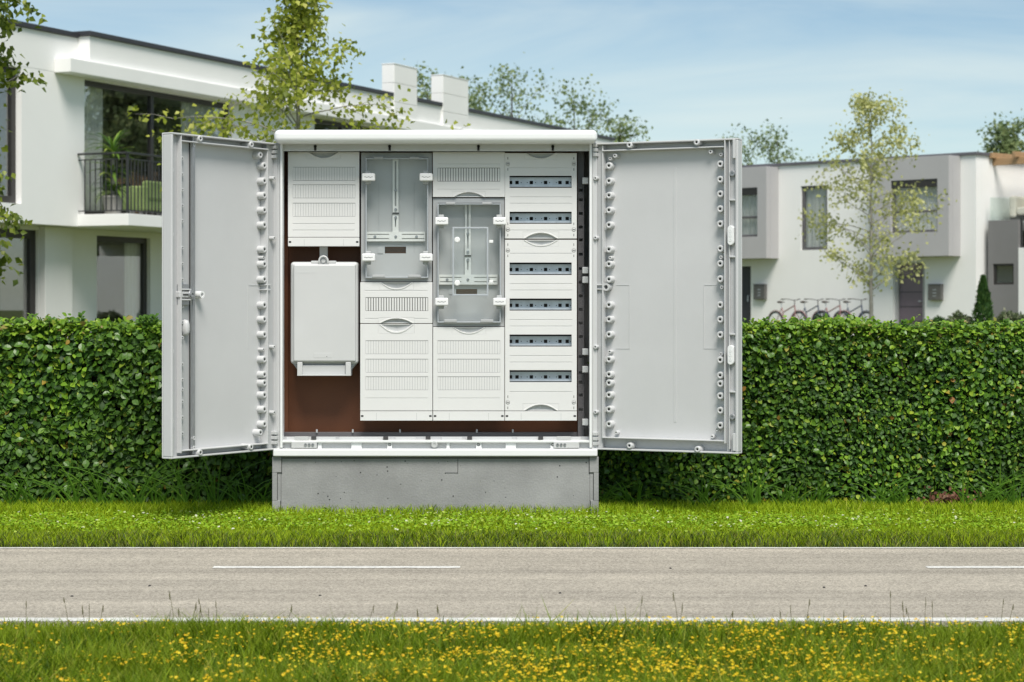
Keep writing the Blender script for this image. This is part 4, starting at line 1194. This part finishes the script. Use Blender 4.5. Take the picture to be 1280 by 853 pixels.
def left_house():
    h=House('white_house',44,38.0,.397,.918,'long white two storey modern house with dark roof edge on the left')
    E=h.e; A=.25                         # main wall plane; parapet projects to 0
    ztop=h.at(44,31,A)[1]
    uL=h.at(-260,0,A)[0]; uR=h.at(757,0,A)[0]
    uj=h.at(112,0,0.0)[0]                # where the parapet steps forward
    zc0=h.at(88,90,-.10)[1]; zc1=h.at(88,72,-.10)[1]
    zf=h.at(160,267,-.85)[1]             # balcony floor
    zu=h.at(160,282,-.85)[1]             # underside
    # upper storey wall with openings
    w1=[h.at(x,0,A)[0] for x in (-70,27,105.5,291,393,470,525,545)]
    z_w=h.at(27,85,A)[1]; z_wb=h.at(27,255,A)[1]
    ops=[(w1[0],w1[1],z_wb,z_w),(w1[2],w1[3],zf,zc0-.02),(w1[4],w1[5],zf,zc0-.02),(w1[6],w1[7],zf+.9,zc0-.02)]
    MB().plate(uL,uR,zu,zc0+.01,A,A+.3,ops).build('wall',M['wall'],E)
    MB().box(uL,uj,A,A+.3,zc0+.012,ztop-.09).build('parapet',M['wall'],E,.01)
    zt2=ztop+.03
    MB().box(uj,uR,0.0,A+.3,zc0+.012,zt2-.09).build('parapet',M['wall'],E,.01)
    MB().box(uL-.05,uj-.04,A-.05,A+.36,ztop-.088,ztop).build('roof_edge',M['fascia'],E,.008)
    MB().box(uj-.05,uR+.05,-.05,A+.36,zt2-.088,zt2).build('roof_edge',M['fascia'],E,.008)
    uc=h.at(88,0,-.10)[0]; uce=h.at(292,0,A)[0]
    MB().box(uc,uR-4,-.10,A-.002,zc0,zc1).build('canopy',M['wall'],E,.012)
    # roof, floors, back, ends
    MB().box(uL,uR,A+.3,9,ztop-.55,ztop-.30).build('roof',M['wallb'],E)
    MB().box(uL,uR,A+.302,9,zu+.002,zf-.002).build('floor_slab',M['wall'],E)
    MB().box(uL,uR,8.8,9,-.1,ztop-.55).build('back_wall',M['wall'],E)
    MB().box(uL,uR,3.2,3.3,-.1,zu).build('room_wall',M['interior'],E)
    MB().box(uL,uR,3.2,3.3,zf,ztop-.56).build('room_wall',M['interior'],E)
    for u in (uL,uR-.3): MB().box(u,u+.3,A+.302,8.8,-.1,ztop-.56).build('end_wall',M['wall'],E)
    # ground storey, set back under the upper one
    G=.85
    gq=[h.at(x,0,G)[0] for x in (-60,48,83,121,188)]
    zg1=h.at(150,296,G)[1]; zgl=h.at(30,287,G)[1]
    MB().plate(uL,uR,-.1,zu-.002,G,G+.25,[(gq[0],gq[1],.0,min(zgl,zu-.05)),(gq[3],gq[4],.0,zg1)]).build('wall',M['wallb2'],E)
    MB().box(gq[1]+.02,gq[2],G-.14,G-.002,-.1,zu-.004).build('pier',M['wallb2'],E,.01)
    # windows
    window(h,ops[0][0],ops[0][1],ops[0][2],ops[0][3],A+.12,fr=.13,mull=[ops[0][1]-1.1],curt=[(ops[0][0],ops[0][1]-1.0,ops[0][2],ops[0][3])])
    um=h.at(196,0,A)[0]
    window(h,ops[1][0],ops[1][1],ops[1][2],ops[1][3],A+.10,fr=.10,mull=[um],curt=[(h.at(224,0,A+.3)[0],ops[1][1],zf,zc0-.02),(ops[1][0]+.05,ops[1][0]+.95,zf,zc0-.02)])
    window(h,ops[2][0],ops[2][1],ops[2][2],ops[2][3],A+.10,fr=.10,mull=[(ops[2][0]+ops[2][1])/2])
    window(h,ops[3][0],ops[3][1],ops[3][2],ops[3][3],A+.10,fr=.10)
    window(h,gq[3],gq[4],0,zg1,G+.08,fr=.11,curt=[(h.at(152,0,G+.3)[0],gq[4],0,zg1)])
    window(h,gq[0],gq[1],0,min(zgl,zu-.05),G+.06,fr=.16,mull=[gq[1]-1.15])
    # balcony
    B=-.85; ub0=h.at(97,0,A)[0]; ub1=h.at(330,0,B)[0]
    bal=MB().box(ub0,ub1,B,A-.002,zu+.002,zf).build('balcony',M['wall'],E,.006)
    zr=h.at(160,199,B)[1]
    n=int((ub1-ub0)/.115)
    for k in range(n+1):
        u=ub0+.03+(ub1-ub0-.06)*k/n
        MB().box(u-.009,u+.009,B+.03,B+.048,zf+.06,zr).build('baluster',M['darkmetal'],bal)
    for k in range(1,9):
        y=B+.04+(A-B-.06)*k/9
        MB().box(ub0+.022,ub0+.040,y-.009,y+.009,zf+.06,zr).build('baluster',M['darkmetal'],bal)
    for z0,z1,nm in ((zr,zr+.02,'top_rail'),(zf+.05,zf+.07,'bottom_rail')):
        MB().box(ub0+.02,ub1,B+.026,B+.052,z0+.001,z1+.001).build(nm,M['darkmetal'],bal)
        MB().box(ub0+.018,ub0+.044,B+.052,A,z0+.001,z1+.001).build(nm,M['darkmetal'],bal)
    MB().box(ub0-.02,ub1,B+.005,B+.075,zr+.10,zr+.135).build('handrail',M['darkmetal'],bal,.006)
    MB().box(ub0-.02,ub0+.05,B+.075,A-.01,zr+.10,zr+.135).build('handrail',M['darkmetal'],bal,.006)
    for u in (ub0+.03,(ub0+ub1)/2,ub1-.03): MB().box(u-.02,u+.02,B+.02,B+.06,zf,zr+.1).build('post',M['darkmetal'],bal)
    # tall wall slabs like chimneys rising through the roof edge
    for x0,x1,yt in ((493,521.5,80),(554,585.5,94)):
        u0,z1=h.at(x0,yt,-.06)[0],h.at(x0,yt,-.06)[1]; u1=h.at(x1,0,-.06)[0]
        ch=MB().box(u0+.02,u1-.02,-.04,A+.02,zf,z1-.02).build('chimney',M['wallb2'],E)
        z=z1; 
        while z>zf+.6:
            MB().box(u0,u1,-.06,-.042,z-.44,z).build('panel',M['wall'],ch,.006,seg=1)
            MB().box(u0,u0+.018,-.041,A+.02,z-.44,z).build('panel',M['wall'],ch,.006,seg=1)
            z-=.448
        MB().box(u0-.01,u1+.01,-.07,A+.03,z1,z1+.02).build('cap',M['wall'],ch,.004)
    uv0,zv=h.at(606,151,1.2); MB().box(uv0,uv0+.9,1.2,1.8,ztop-.3,zv).build('roof_vent',M['wallb2'],E,.02)
    # plant and cushioned chair on the balcony
    pu,_=h.at(141,0,-.35); q=h.world(pu,-.35,zf+.001)
    potted(q)
    cu0,_=h.at(168,0,-.35); q=h.world(cu0+.6,-.3,zf+.001)
    ch=empty('armchair',q,math.atan2(.918,.397)); tag(ch,'light green upholstered armchair on the balcony of the left house','armchair')
    MB().box(-.55,.6,-.28,.25,.12,.42).build('seat',M['sofa'],ch,.06,seg=4)
    MB().box(-.55,.6,-.32,-.16,.3,.66).build('backrest',M['sofa'],ch,.06,seg=4)
    for sx in (-.62,.52): MB().box(sx,sx+.14,-.3,.28,.1,.56).build('armrest',M['sofa'],ch,.05,seg=4)
    for sx in (-.5,.5):
        for sy in (-.2,.2): MB().box(sx-.02,sx+.02,sy-.02,sy+.02,0,.13).build('leg',M['frame'],ch)
    return h

def potted(q):
    root=empty('potted_plant',q); tag(root,'spiky green palm-like potted plant behind the balcony railing','potted plant')
    mb=MB(); mb.ring((0,0,0),(0,0,1),[(0,0),(.14,0),(.19,.30),(.20,.30),(.20,.34),(.17,.34),(.17,.30),(0,.29)],18); mb.build('pot',M['terracotta'],root,smooth=False)
    st=MB(); st.tube([(0,0,.28),(.02,.0,.7),(0,.01,1.1)],[.03,.026,.02],8); st.build('stem',M['bark'],root)
    rs=np.random.RandomState(6)
    def rosette(z,n,L,name,up):
        mb=MB()
        for k in range(n):
            a=k*2.4+rs.uniform(-.3,.3); l=L*rs.uniform(.7,1.1); w=rs.uniform(.025,.04); e0=rs.uniform(*up)
            b=len(mb.v); x=0; zz=z+rs.uniform(-.08,.08)
            e=e0; px,pz=0.0,zz
            for j in range(6):
                t=j/5; ww=w*(.5+1.6*t*(1-t))*(1-t**3)
                ca,sa=math.cos(a),math.sin(a)
                mb.v += [(px*ca-ww*sa,px*sa+ww*ca,pz),(px*ca,px*sa,pz-.008),(px*ca+ww*sa,px*sa-ww*ca,pz)]
                px+=l/5*math.cos(e); pz+=l/5*math.sin(e); e-=.26
            for j in range(5):
                i0=b+3*j; mb.f += [(i0,i0+1,i0+4,i0+3),(i0+1,i0+2,i0+5,i0+4)]
        mb.build(name,M['potleaf'],root)
    rosette(1.1,34,.62,'leaves',(.3,1.5)); rosette(.75,26,.5,'leaves',(-.1,1.0)); rosette(.42,30,.45,'leaves',(-.2,.9))

M['wallb2']=surf('off_white_render',(.74,.73,.71),.85,.03,.7,.08,60)
LH=left_house()

def right_house():
    h=House('grey_and_white_house',1220,62.0,.717,-.697,'white two storey house with grey box bays and mauve door on the right')
    E=h.e
    zt=h.at(1220,190,0)[1]
    uL=h.at(840,0,0)[0]
    def r(x0,x1,y0,y1,pl): 
        u0,za=h.at(x0,y0,pl); u1,zb=h.at(x1,y1,pl)
        return u0,u1
    # openings
    u1,u2=r(1001,1034,0,0,0); zw1=h.at(1001,233,0)[1]; zw0=h.at(1001,313,0)[1]
    d1,d2=r(1116,1156,0,0,0); zd=h.at(1120,329,0)[1]
    k1,k2=r(905,938.5,0,0,0); zk=h.at(938,333,0)[1]
    ops=[(u1,u2,zw0,zw1),(d1,d2,-.05,zd),(k1,k2,-.05,zk)]
    MB().plate(uL,0,-.1,zt-.09,0,.3,ops).build('wall',M['wall'],E)
    MB().box(-.3,0,.302,12,-.1,zt-.09).build('side_wall',M['wall'],E)
    MB().box(uL-.05,.06,-.06,.36,zt-.088,zt).build('roof_edge',M['fasciar'],E,.008)
    MB().box(-.34,.06,.362,12,zt-.088,zt).build('roof_edge',M['fasciar'],E,.008)
    MB().box(uL,-.302,.302,12,zt-.5,zt-.25).build('roof',M['wallb'],E)
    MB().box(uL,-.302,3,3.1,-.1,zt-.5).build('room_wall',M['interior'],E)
    MB().box(uL,-.302,.302,3,2.5,2.7).build('floor_slab',M['wallb'],E)
    MB().box(uL,uL+.3,.302,12,-.1,zt-.5).build('end_wall',M['wall'],E)
    window(h,u1,u2,zw0,zw1,.06,fr=.09,mat='framer',curt=[(u1+.05,u2-.05,zw0,zw1)])
    # doors in their reveals
    dm=d1+.08
    dd=MB().box(d1+.11,d2-.16,.20,.26,-.05,zd-.03).build('door',M['mauve'],E,.004)
    dd['label']='mauve front door with horizontal grooves'
    for k in range(1,5):
        z=zd*k/5; MB().box(d1+.12,d2-.17,.192,.20,z-.012,z+.012).build('groove',M['doordark'],dd)
    mb=MB(); mb.bar((d2-.3,.14,1.02),(d2-.22,.14,1.02),.03); mb.bar((d2-.25,.20,1.02),(d2-.25,.14,1.02),.03); mb.build('handle',M['steel'],dd)
    MB().plate(d1,d2,-.05,zd,.12,.2,[(d1+.10,d2-.15,-.06,zd-.03)]).build('door_frame',M['wallb'],E)
    dk=MB().box(k1+.05,k2-.1,.20,.26,-.05,zk-.03).build('door',M['doordark'],E,.004); dk['label']='dark charcoal front door'
    mb=MB(); mb.bar((k2-.22,.14,1.02),(k2-.22,.14,1.22),.03); mb.build('handle',M['steel'],dk)
    # projecting bays
    Bp=-.62
    for x0,x1,yt,yb,w0,w1,wt,wb in ((1092,1186,194,320,1113.5,1171.5,222,290),(868,958,208,323,914,946.5,233,296)):
        a0,z1=h.at(x0,yt,Bp); a1,z0=h.at(x1,yb,Bp); z1=h.at(x1,yt,Bp)[1]
        p0=h.at(w0,0,Bp)[0]; p1=h.at(w1,0,Bp)[0]; q1=h.at(w1,wt+1.5,Bp)[1]; q0=h.at(w1,wb,Bp)[1]
        bay=MB().plate(a0,a1,z0,z1,Bp,Bp+.2,[(p0,p1,q0,q1)]).build('bay',M['wallb'],E,.004,seg=1)
        for u in (a0,a1-.15): MB().box(u,u+.15,Bp+.202,-.002,z0,z1).build('bay_cheek',M['wallb'],bay)
        MB().box(a0+.152,a1-.152,Bp+.202,-.002,z0,z0+.12).build('bay_floor',M['wallb'],bay)
        MB().box(a0+.152,a1-.152,Bp+.202,-.002,z1-.12,z1).build('bay_roof',M['wallb'],bay)
        w=window(h,p0,p1,q0,q1,Bp+.09,fr=.07,trans=[q0+(q1-q0)*.40],mat='framer',curt=[(p0+.05,p1-.05,q0,q1)],depth=.07)
        MB().box(p0+.002,p1-.002,Bp+.02,Bp+.088,q1-.22,q1-.002).build('blind_box',M['frame'],w)
    # mailboxes
    for x0,x1,y0,y1,lb in ((1160,1176.5,356,375.5,'square grey metal mailbox on the wall beside the mauve door'),(942,956,356,374.5,'square dark mailbox on the wall beside the dark door')):
        a0,z1=h.at(x0,y0,-.12); a1,z0=h.at(x1,y1,-.12); z1=h.at(x1,y0,-.12)[1]
        q=h.world((a0+a1)/2,0,z0); mbx=empty('mailbox',q,math.atan2(-.697,.717)); tag(mbx,lb,'mailbox','mailboxes by the front doors')
        w=(a1-a0)/2; H_=z1-z0
        MB().box(-w,w,-.13,-.004,0,H_).build('case',M['mailbox'],mbx,.01)
        MB().box(-w-.01,w+.01,-.15,-.004,H_,H_+.02).build('lid',M['mailbox'],mbx,.006)
        for k in range(3): MB().box(-w*.25,w*.25,-.134,-.1301,H_*(.25+.2*k),H_*(.25+.2*k)+.02).build('slot',M['steel'],mbx)
    # terrace block to the right with glass balustrade, small window
    g0,_=h.at(1235,0,.35)
    gz=h.at(1235,276,.35)[1]; g1=h.at(1273,0,.35)[0]
    ws=[h.at(x,0,.35)[0] for x in (1241,1267)]; wz1=h.at(1254,330,.35)[1]; wz0=h.at(1254,356,.35)[1]
    blk=MB().plate(g0,g1,-.1,gz,.35,.6,[(ws[0],ws[1],wz0,wz1)]).build('terrace_block',M['greyblock'],E,.004,seg=1)
    MB().box(g0,g0+.2,.602,7,-.1,gz).build('block_side',M['greyblock'],blk)
    MB().box(g0+.2,g1+6,.602,7,gz-.3,gz-.05).build('terrace_floor',M['wallb'],blk)
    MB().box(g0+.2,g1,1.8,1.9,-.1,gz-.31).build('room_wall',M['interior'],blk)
    window(h,ws[0],ws[1],wz0,wz1,.40,fr=.06,mat='frame')
    wz=h.at(1274,310,.34)[1]; MB().box(g1+.002,g1+6,.34,.6,-.1,wz).build('garden_wall',M['wall'],E,.006)
    for k in range(16): MB().box(g1+.02+.12*k,g1+.05+.12*k,.45,.48,wz,gz+.05).build('railing_bar',M['darkmetal'],E)
    MB().box(g1,g1+6,.44,.49,gz+.05,gz+.09).build('railing_top',M['darkmetal'],E)
    zg=h.at(1240,247,.4)[1]
    MB().box(g0+.02,g1+.3,.42,.44,gz+.003,zg).build('glass_balustrade',M['balglass'],E)
    MB().box(g0+.02,g0+.04,.45,3.2,gz+.003,zg).build('glass_balustrade',M['balglass'],E)
    MB().box(.002,g1+6,4.6,4.8,-.1,zt-.4).build('terrace_wall',M['wall'],E)
    # sofa on the terrace
    q=h.world(g0+.9,1.3,gz-.049); sf=empty('outdoor_sofa',q,math.atan2(-.697,.717)+.15); tag(sf,'cream cushioned outdoor sofa behind the glass balustrade','sofa')
    MB().box(-.5,2.0,-.05,.75,.22,.45).build('seat',M['cream'],sf,.07,seg=4); MB().box(-.5,2.0,.6,.85,.35,.98).build('backrest',M['cream'],sf,.08,seg=4)
    MB().box(-.72,-.5,-.05,.85,.15,.78).build('armrest',M['cream'],sf,.08,seg=4); MB().box(-.7,2.0,0,.8,.08,.2).build('base',M['frame'],sf)
    # timber pergola over the terrace
    pz=h.at(1233,199,.9)[1]; pu=h.at(1233,0,.9)[0]
    pg=empty('pergola',h.world(pu,.9,pz),math.atan2(-.697,.717)); tag(pg,'brown timber pergola beams above the terrace of the right house','pergola')
    MB().box(0,7,-.02,.08,-.20,0).build('beam',M['wood'],pg,.008)
    MB().box(0,7,2.6,2.7,-.20,0).build('beam',M['wood'],pg,.008)
    for k in range(9): MB().box(.25+k*.75,.35+k*.75,-.25,3.0,.003,.16).build('rafter',M['wood'],pg,.008)
    for u,y in ((6.8,.03),(6.8,2.65),(.35,2.65)): MB().box(u-.06,u+.06,y-.06,y+.06,gz-.05-pz,-.2).build('post',M['wood'],pg,.006)
    return h
M['fasciar']=surf('grey_roof_edge',(.12,.115,.13),.5,.1,3)
RH=right_house()

# ------------------------------------------------------------------ bicycles
def bicycle():
    root=empty('bicycle'); 
    for cx,nm in ((-.52,'rear'),(.52,'front')):
        tw=MB(); n=28; pts=[(cx+.33*math.cos(2*math.pi*k/n),0,.35+.33*math.sin(2*math.pi*k/n)) for k in range(n+1)]
        tw.tube(pts,.020,8,False); w=tw.build('wheel',M['tyre'],root,smooth=True)
        rm=MB(); rm.tube([(cx+.30*math.cos(2*math.pi*k/n),0,.35+.30*math.sin(2*math.pi*k/n)) for k in range(n+1)],.011,6,False); rm.build('rim',M['steel'],w)
        sp=MB()
        for k in range(16):
            a=2*math.pi*k/16; sp.tube([(cx,.02*(-1)**k,.35),(cx+.30*math.cos(a),0,.35+.30*math.sin(a))],.0022,3,False)
        sp.ring((cx,-.04,.35),(0,1,0),[(0,0),(.022,0),(.022,.08),(0,.08)],10); sp.build('spokes',M['steel'],w)
        fd=MB(); fd.tube([(cx+.37*math.cos(t),0,.35+.37*math.sin(t)) for t in np.linspace(.5,2.9,12)],.013,6); fd.build('mudguard',M['bikepaint'],root)
    fr=MB()
    bb=(-.08,0,.30); st=(-.24,0,.80); hd0=(.36,0,.66); hd1=(.33,0,.86); rx=(-.52,0,.35)
    for a,b,r_ in ((bb,st,.018),(bb,hd0,.022),(hd0,hd1,.02),(bb,rx,.013),(st,rx,.011),((-.2,0,.66),hd1,.018)): fr.tube([a,b],r_,8)
    for s in (-1,1): fr.tube([hd0,(.40,.05*s,.60),(.52,.05*s,.35)],.012,6)
    fr.build('frame',M['bikepaint'],root)
    hb=MB(); hb.tube([(.33,0,.86),(.32,0,1.00)],.014,6); hb.tube([(.14,-.29,1.03),(.27,-.25,1.04),(.33,-.06,1.01),(.33,.06,1.01),(.27,.25,1.04),(.14,.29,1.03)],.012,6); hb.build('handlebar',M['framer'],root)
    gr=MB()
    for s in (-1,1): gr.tube([(.10,.30*s,1.03),(.20,.275*s,1.035)],.018,6)
    gr.build('grips',M['saddle'],root)
    sd_=MB(); sd_.tube([(-.25,0,.8),(-.27,0,.93)],.013,6); sd_.build('seat_post',M['steel'],root)
    s2=MB(); s2.tube([(-.40,0,.955),(-.34,0,.96),(-.22,0,.955),(-.12,0,.95)],[.05,.085,.045,.02],10)
    for i,v in enumerate(s2.v): s2.v[i]=(v[0],v[1],.955+(v[2]-.955)*.4)
    s2.build('saddle',M['saddle'],root,smooth=True)
    ck=MB(); ck.ring((-.08,-.05,.30),(0,1,0),[(0,0),(.09,0),(.09,.01),(0,.01)],16); ck.tube([(-.08,-.07,.30),(.04,-.07,.18)],.01,5); ck.tube([(-.08,.05,.30),(-.20,.05,.42)],.01,5); ck.build('crank',M['steel'],root)
    return root
for k,(px,mat,lb) in enumerate(((984,'bikered','rose coloured bicycle parked nearest the dark front door'),(1013,'bikeblue','dark blue bicycle parked second from the dark front door'),(1040,'bikered','rose coloured bicycle parked between the two dark blue ones'),(1067,'bikeblue','dark blue bicycle parked nearest the slender tree'))):
    M['bikepaint']=M[mat]
    b=bicycle(); u,_=RH.at(px,0,-.75); q=RH.world(u,-.75,-.03)
    b.location=q; b.rotation_euler=(0,0,math.atan2(-.697,.717)-R(14)); b.scale=(1.08,1.08,1.08)
    tag(b,lb,'bicycle','bicycles parked along the white wall')

# ------------------------------------------------------------------ trees
def tree(name, label, base, height, t0, reach, nprim, leafmat, leaf, per, seed, droop=.15, up=.75, bias=None, trunk_r=.05, bark='bark', group=None, sub=4, spread=.10, prof=None, lean=(0,0), kink=.05):
    root=empty(name,base); tag(root,label,'tree',group)
    rs=np.random.RandomState(seed)
    tr=MB(); seg=14
    tp=[]
    for i in range(seg+1):
        t=i/seg
        tp.append(Vector((lean[0]*t*t+rs.normal(0,kink*.25*height/5)*t*(1-t)*2, lean[1]*t*t+rs.normal(0,kink*.25*height/5)*t*(1-t)*2, height*.97*t)))
    tr.tube(tp,[trunk_r*(1-.9*(i/seg)) for i in range(seg+1)],8)
    anchors=[]; 
    def at(t):
        f=t*seg; i=min(int(f),seg-1); return tp[i].lerp(tp[i+1],f-i)
    for k in range(nprim):
        t=t0+(1-t0)*((k+rs.uniform(.1,.9))/nprim)
        az=k*2.39996+rs.uniform(-.5,.5)
        pr=prof(t) if prof else (1-.72*((t-t0)/(1-t0)))*(.55+.45*min(1,(t-t0)/.12+.2))
        L=reach*pr*rs.uniform(.65,1.15)
        if bias: L*=bias(az,t)
        if L<.06: continue
        el=up*rs.uniform(.7,1.25)*(.8+.5*t)
        p=at(t*.97); d=Vector((math.cos(az)*math.cos(el),math.sin(az)*math.cos(el),math.sin(el)))
        pts=[p.copy()]; ns=6
        for j in range(ns):
            d=(d+Vector((rs.normal(0,.12),rs.normal(0,.12),rs.normal(0,.08)-droop*(j/ns)))).normalized()
            p=p+d*L/ns; pts.append(p.copy())
        r0=max(.0035,trunk_r*.42*(1-.8*t))*min(1,L/reach+.3)
        tr.tube(pts,[r0*(1-.82*j/ns) for j in range(ns+1)],5,False)
        for j in range(2,ns+1):
            anchors.append((pts[j],(pts[j]-pts[j-1]).normalized(),.6+.4*j/ns))
        for q in range(sub):
            j=rs.randint(1,ns+1); b=pts[j]; dd=(Vector(rs.normal(0,1,3))+d*1.0+Vector((0,0,.1))).normalized(); l2=L*rs.uniform(.22,.45)
            e1=b+dd*l2*.5+Vector((0,0,-.03*l2)); e2=b+dd*l2+Vector((0,0,-droop*l2))
            tr.tube([b,e1,e2],[r0*.35,r0*.22,r0*.1],4,False)
            for e in (e1,e2,(b+e1)/2,(e1+e2)/2): anchors.append((e,dd,1.0))
    tr.build('trunk',M[bark],root,smooth=True)
    A=np.array([list(a[0]) for a in anchors]); Dr=np.array([list(a[1]) for a in anchors]); wgt=np.array([a[2] for a in anchors])
    n=len(A)*per
    idx=rs.choice(len(A),n,p=wgt/wgt.sum())
    sp=spread*(height/5)
    pos=A[idx]+rs.normal(0,sp,(n,3))*np.array([1,1,.8])
    ey=Dr[idx]*.5+rs.normal(0,.6,(n,3))+np.array([0,0,-.55]); en=rs.normal(0,.7,(n,3))+np.array([.1,-.5,.6])
    s=leaf*rs.uniform(.6,1.2,n)
    v,f=scatter(KITE_V,KITE_F,pos,ey,en,s*.78,s)
    tag(mass('crown',v,f,M[leafmat],root),kind='stuff')
    return root

def ground_at(px, D): 
    p=P(px,0,D); return (p.x,D,-.03)
# slender birch behind the left door
def bias_l(az,t):
    c=math.cos(az)                      # towards +x is right
    if t<.60: return 1.12 if c<-.1 else 1.3
    return .5 if c<-.2 else .6
tree('birch_tree','young yellow-green birch rising behind the left cabinet door and hood',ground_at(372,22),5.1,.25,1.38,48,'birchleaf',.068,6,14,droop=.16,up=.46,bias=bias_l,trunk_r=.042,sub=5,spread=.075,prof=lambda t: 1.0 if t<.58 else max(.25,.85-(t-.58)*2.1))
# birch in front of the right house
tree('birch_tree','pale slender birch standing in front of the bicycles and white wall',ground_at(1089,46),5.55,.22,1.75,44,'birchleafr',.088,5,31,droop=.12,up=.55,trunk_r=.05,sub=4,spread=.10,prof=lambda t: (.75+.6*(t-.24)) if t<.55 else max(.16,.95-(t-.55)*1.75))
# branches reaching in from the left edge
tree('birch_tree','leafy birch branches hanging in at the left edge of the picture',ground_at(-80,16),3.7,.30,.66,40,'nearleaf',.062,10,52,droop=.35,up=.55,trunk_r=.05,sub=5,spread=.07,prof=lambda t: 1.0 if t<.85 else .8)

far=[(640,86,12.5,78,'tall sparse tree rising behind the roof right of the second chimney',1),(718,118,9.6,80,'feathery tree top showing over the cabinet hood near the right door',2),(775,146,8.6,80,'small feathery tree top above the hinge side of the right door',3),
     (534,96,10,76,'small tree top between the two white chimneys',4),(925,172,8.2,92,'bushy tree top peeping out beside the right door edge',5),(972,168,8.4,92,'feathery tree top above the left end of the right house',6),(600,120,10.5,82,'low bushy tree top just right of the second chimney',7)]
for px,py,hh,D,lb,sd_ in far:
    hh=P(px,py,D).z+.1
    tree('garden_tree',lb,ground_at(px,D),hh,.40,hh*.28,18,'farleaf',.14,4,60+sd_,droop=-.08,up=.85,trunk_r=.10,sub=4,spread=.11,bark='twig',group='trees behind the houses',prof=lambda t: (.95 if t<.75 else max(.2,.95-(t-.75)*2.6)))
hh=P(1258,156,82).z
tree('garden_tree','rounded tree behind the pergola at the right edge',ground_at(1260,82),hh,.45,hh*.19,28,'farleaf',.16,6,77,droop=.05,up=.85,trunk_r=.12,sub=5,spread=.12,bark='twig',group='trees behind the houses',prof=lambda t: 1.0 if t<.8 else .7)
# trees of the same garden beyond the right edge of the picture (they show in the window panes of the left house)
for i,(x,y) in enumerate(((25,62.5),(29.5,66),(34,69),(38,74),(27,72))):
    tree('garden_tree','leafy garden tree mirrored in the window panes of the left house',(x,y,-.03),11+i*.4,.2,3.4,44,'farleaf',.26,10,90+i,droop=.1,up=.7,trunk_r=.12,sub=5,spread=.14,bark='twig',group='trees reflected in the left house windows')

def conifer():
    q=P(1229,HY,56); root=empty('conifer',(q.x,56,-.03)); tag(root,'narrow dark green conifer standing by the grey terrace wall','conifer')
    hh=P(0,347,56).z+.03
    mb=MB(); mb.tube([(0,0,0),(0,0,hh*.95)],[.03,.005],6); mb.build('trunk',M['twig'],root)
    rs=np.random.RandomState(4); n=3800; t=rs.rand(n)**.8
    r=.235*np.clip(t/.18,.4,1)*np.clip((1-t)*1.5,0,1)**.75*(.65+.45*rs.rand(n)); a=rs.uniform(0,6.283,n)
    r=r*(1+.15*np.sin(a*3+t*14))
    pos=np.stack([r*np.cos(a),r*np.sin(a),t*hh],1)
    ey=np.stack([np.cos(a)*.5,np.sin(a)*.5,np.ones(n)],1)+rs.normal(0,.25,(n,3)); en=np.stack([np.cos(a),np.sin(a),.3*np.ones(n)],1)+rs.normal(0,.4,(n,3))
    s=rs.uniform(.05,.11,n); v,f=scatter(KITE_V,KITE_F,pos,ey,en,s*.55,s)
    tag(mass('crown',v,f,M['conifer'],root),kind='stuff')
conifer()
def bush(px,D,w,py,seed,lb,mat='bushleaf'):
    q=P(px,HY,D); root=empty('bush',(q.x,D,-.03)); tag(root,lb,'bush','low bushes in front of the right house')
    hh=P(0,py,D).z+.03; rs=np.random.RandomState(seed); n=2600
    mb=MB()
    for k in range(9):
        a=k*2.4; mb.tube([(0,0,0),(math.cos(a)*w*.35,math.sin(a)*w*.35,hh*.75)],[.02,.006],5,False)
    mb.build('stems',M['twig'],root)
    d=norm(rs.normal(0,1,(n,3))); d[:,2]=np.abs(d[:,2]); rad=(.75+.3*rs.rand(n)+.12*np.sin(d[:,0]*7+seed)*np.cos(d[:,1]*6))[:,None]
    pos=d*rad*np.array([w/2,w/2,hh])*.93; ey=d+rs.normal(0,.6,(n,3)); en=d+rs.normal(0,.5,(n,3))
    s=rs.uniform(.05,.10,n); v,f=scatter(OVAL_V,OVAL_F,pos,ey,en,s*.7,s)
    tag(mass('crown',v,f,M[mat],root),kind='stuff')
bush(1172,57,1.0,398,1,'dark low bush in front of the white wall beside the mauve door','conifer')
bush(1199,56.5,1.0,392,2,'pale rounded bush to the left of the narrow conifer')
bush(1264,55,1.3,390,3,'white speckled bush to the right of the narrow conifer')
bush(1028,58,.7,396,4,'dark small shrub among the parked bicycles','conifer')
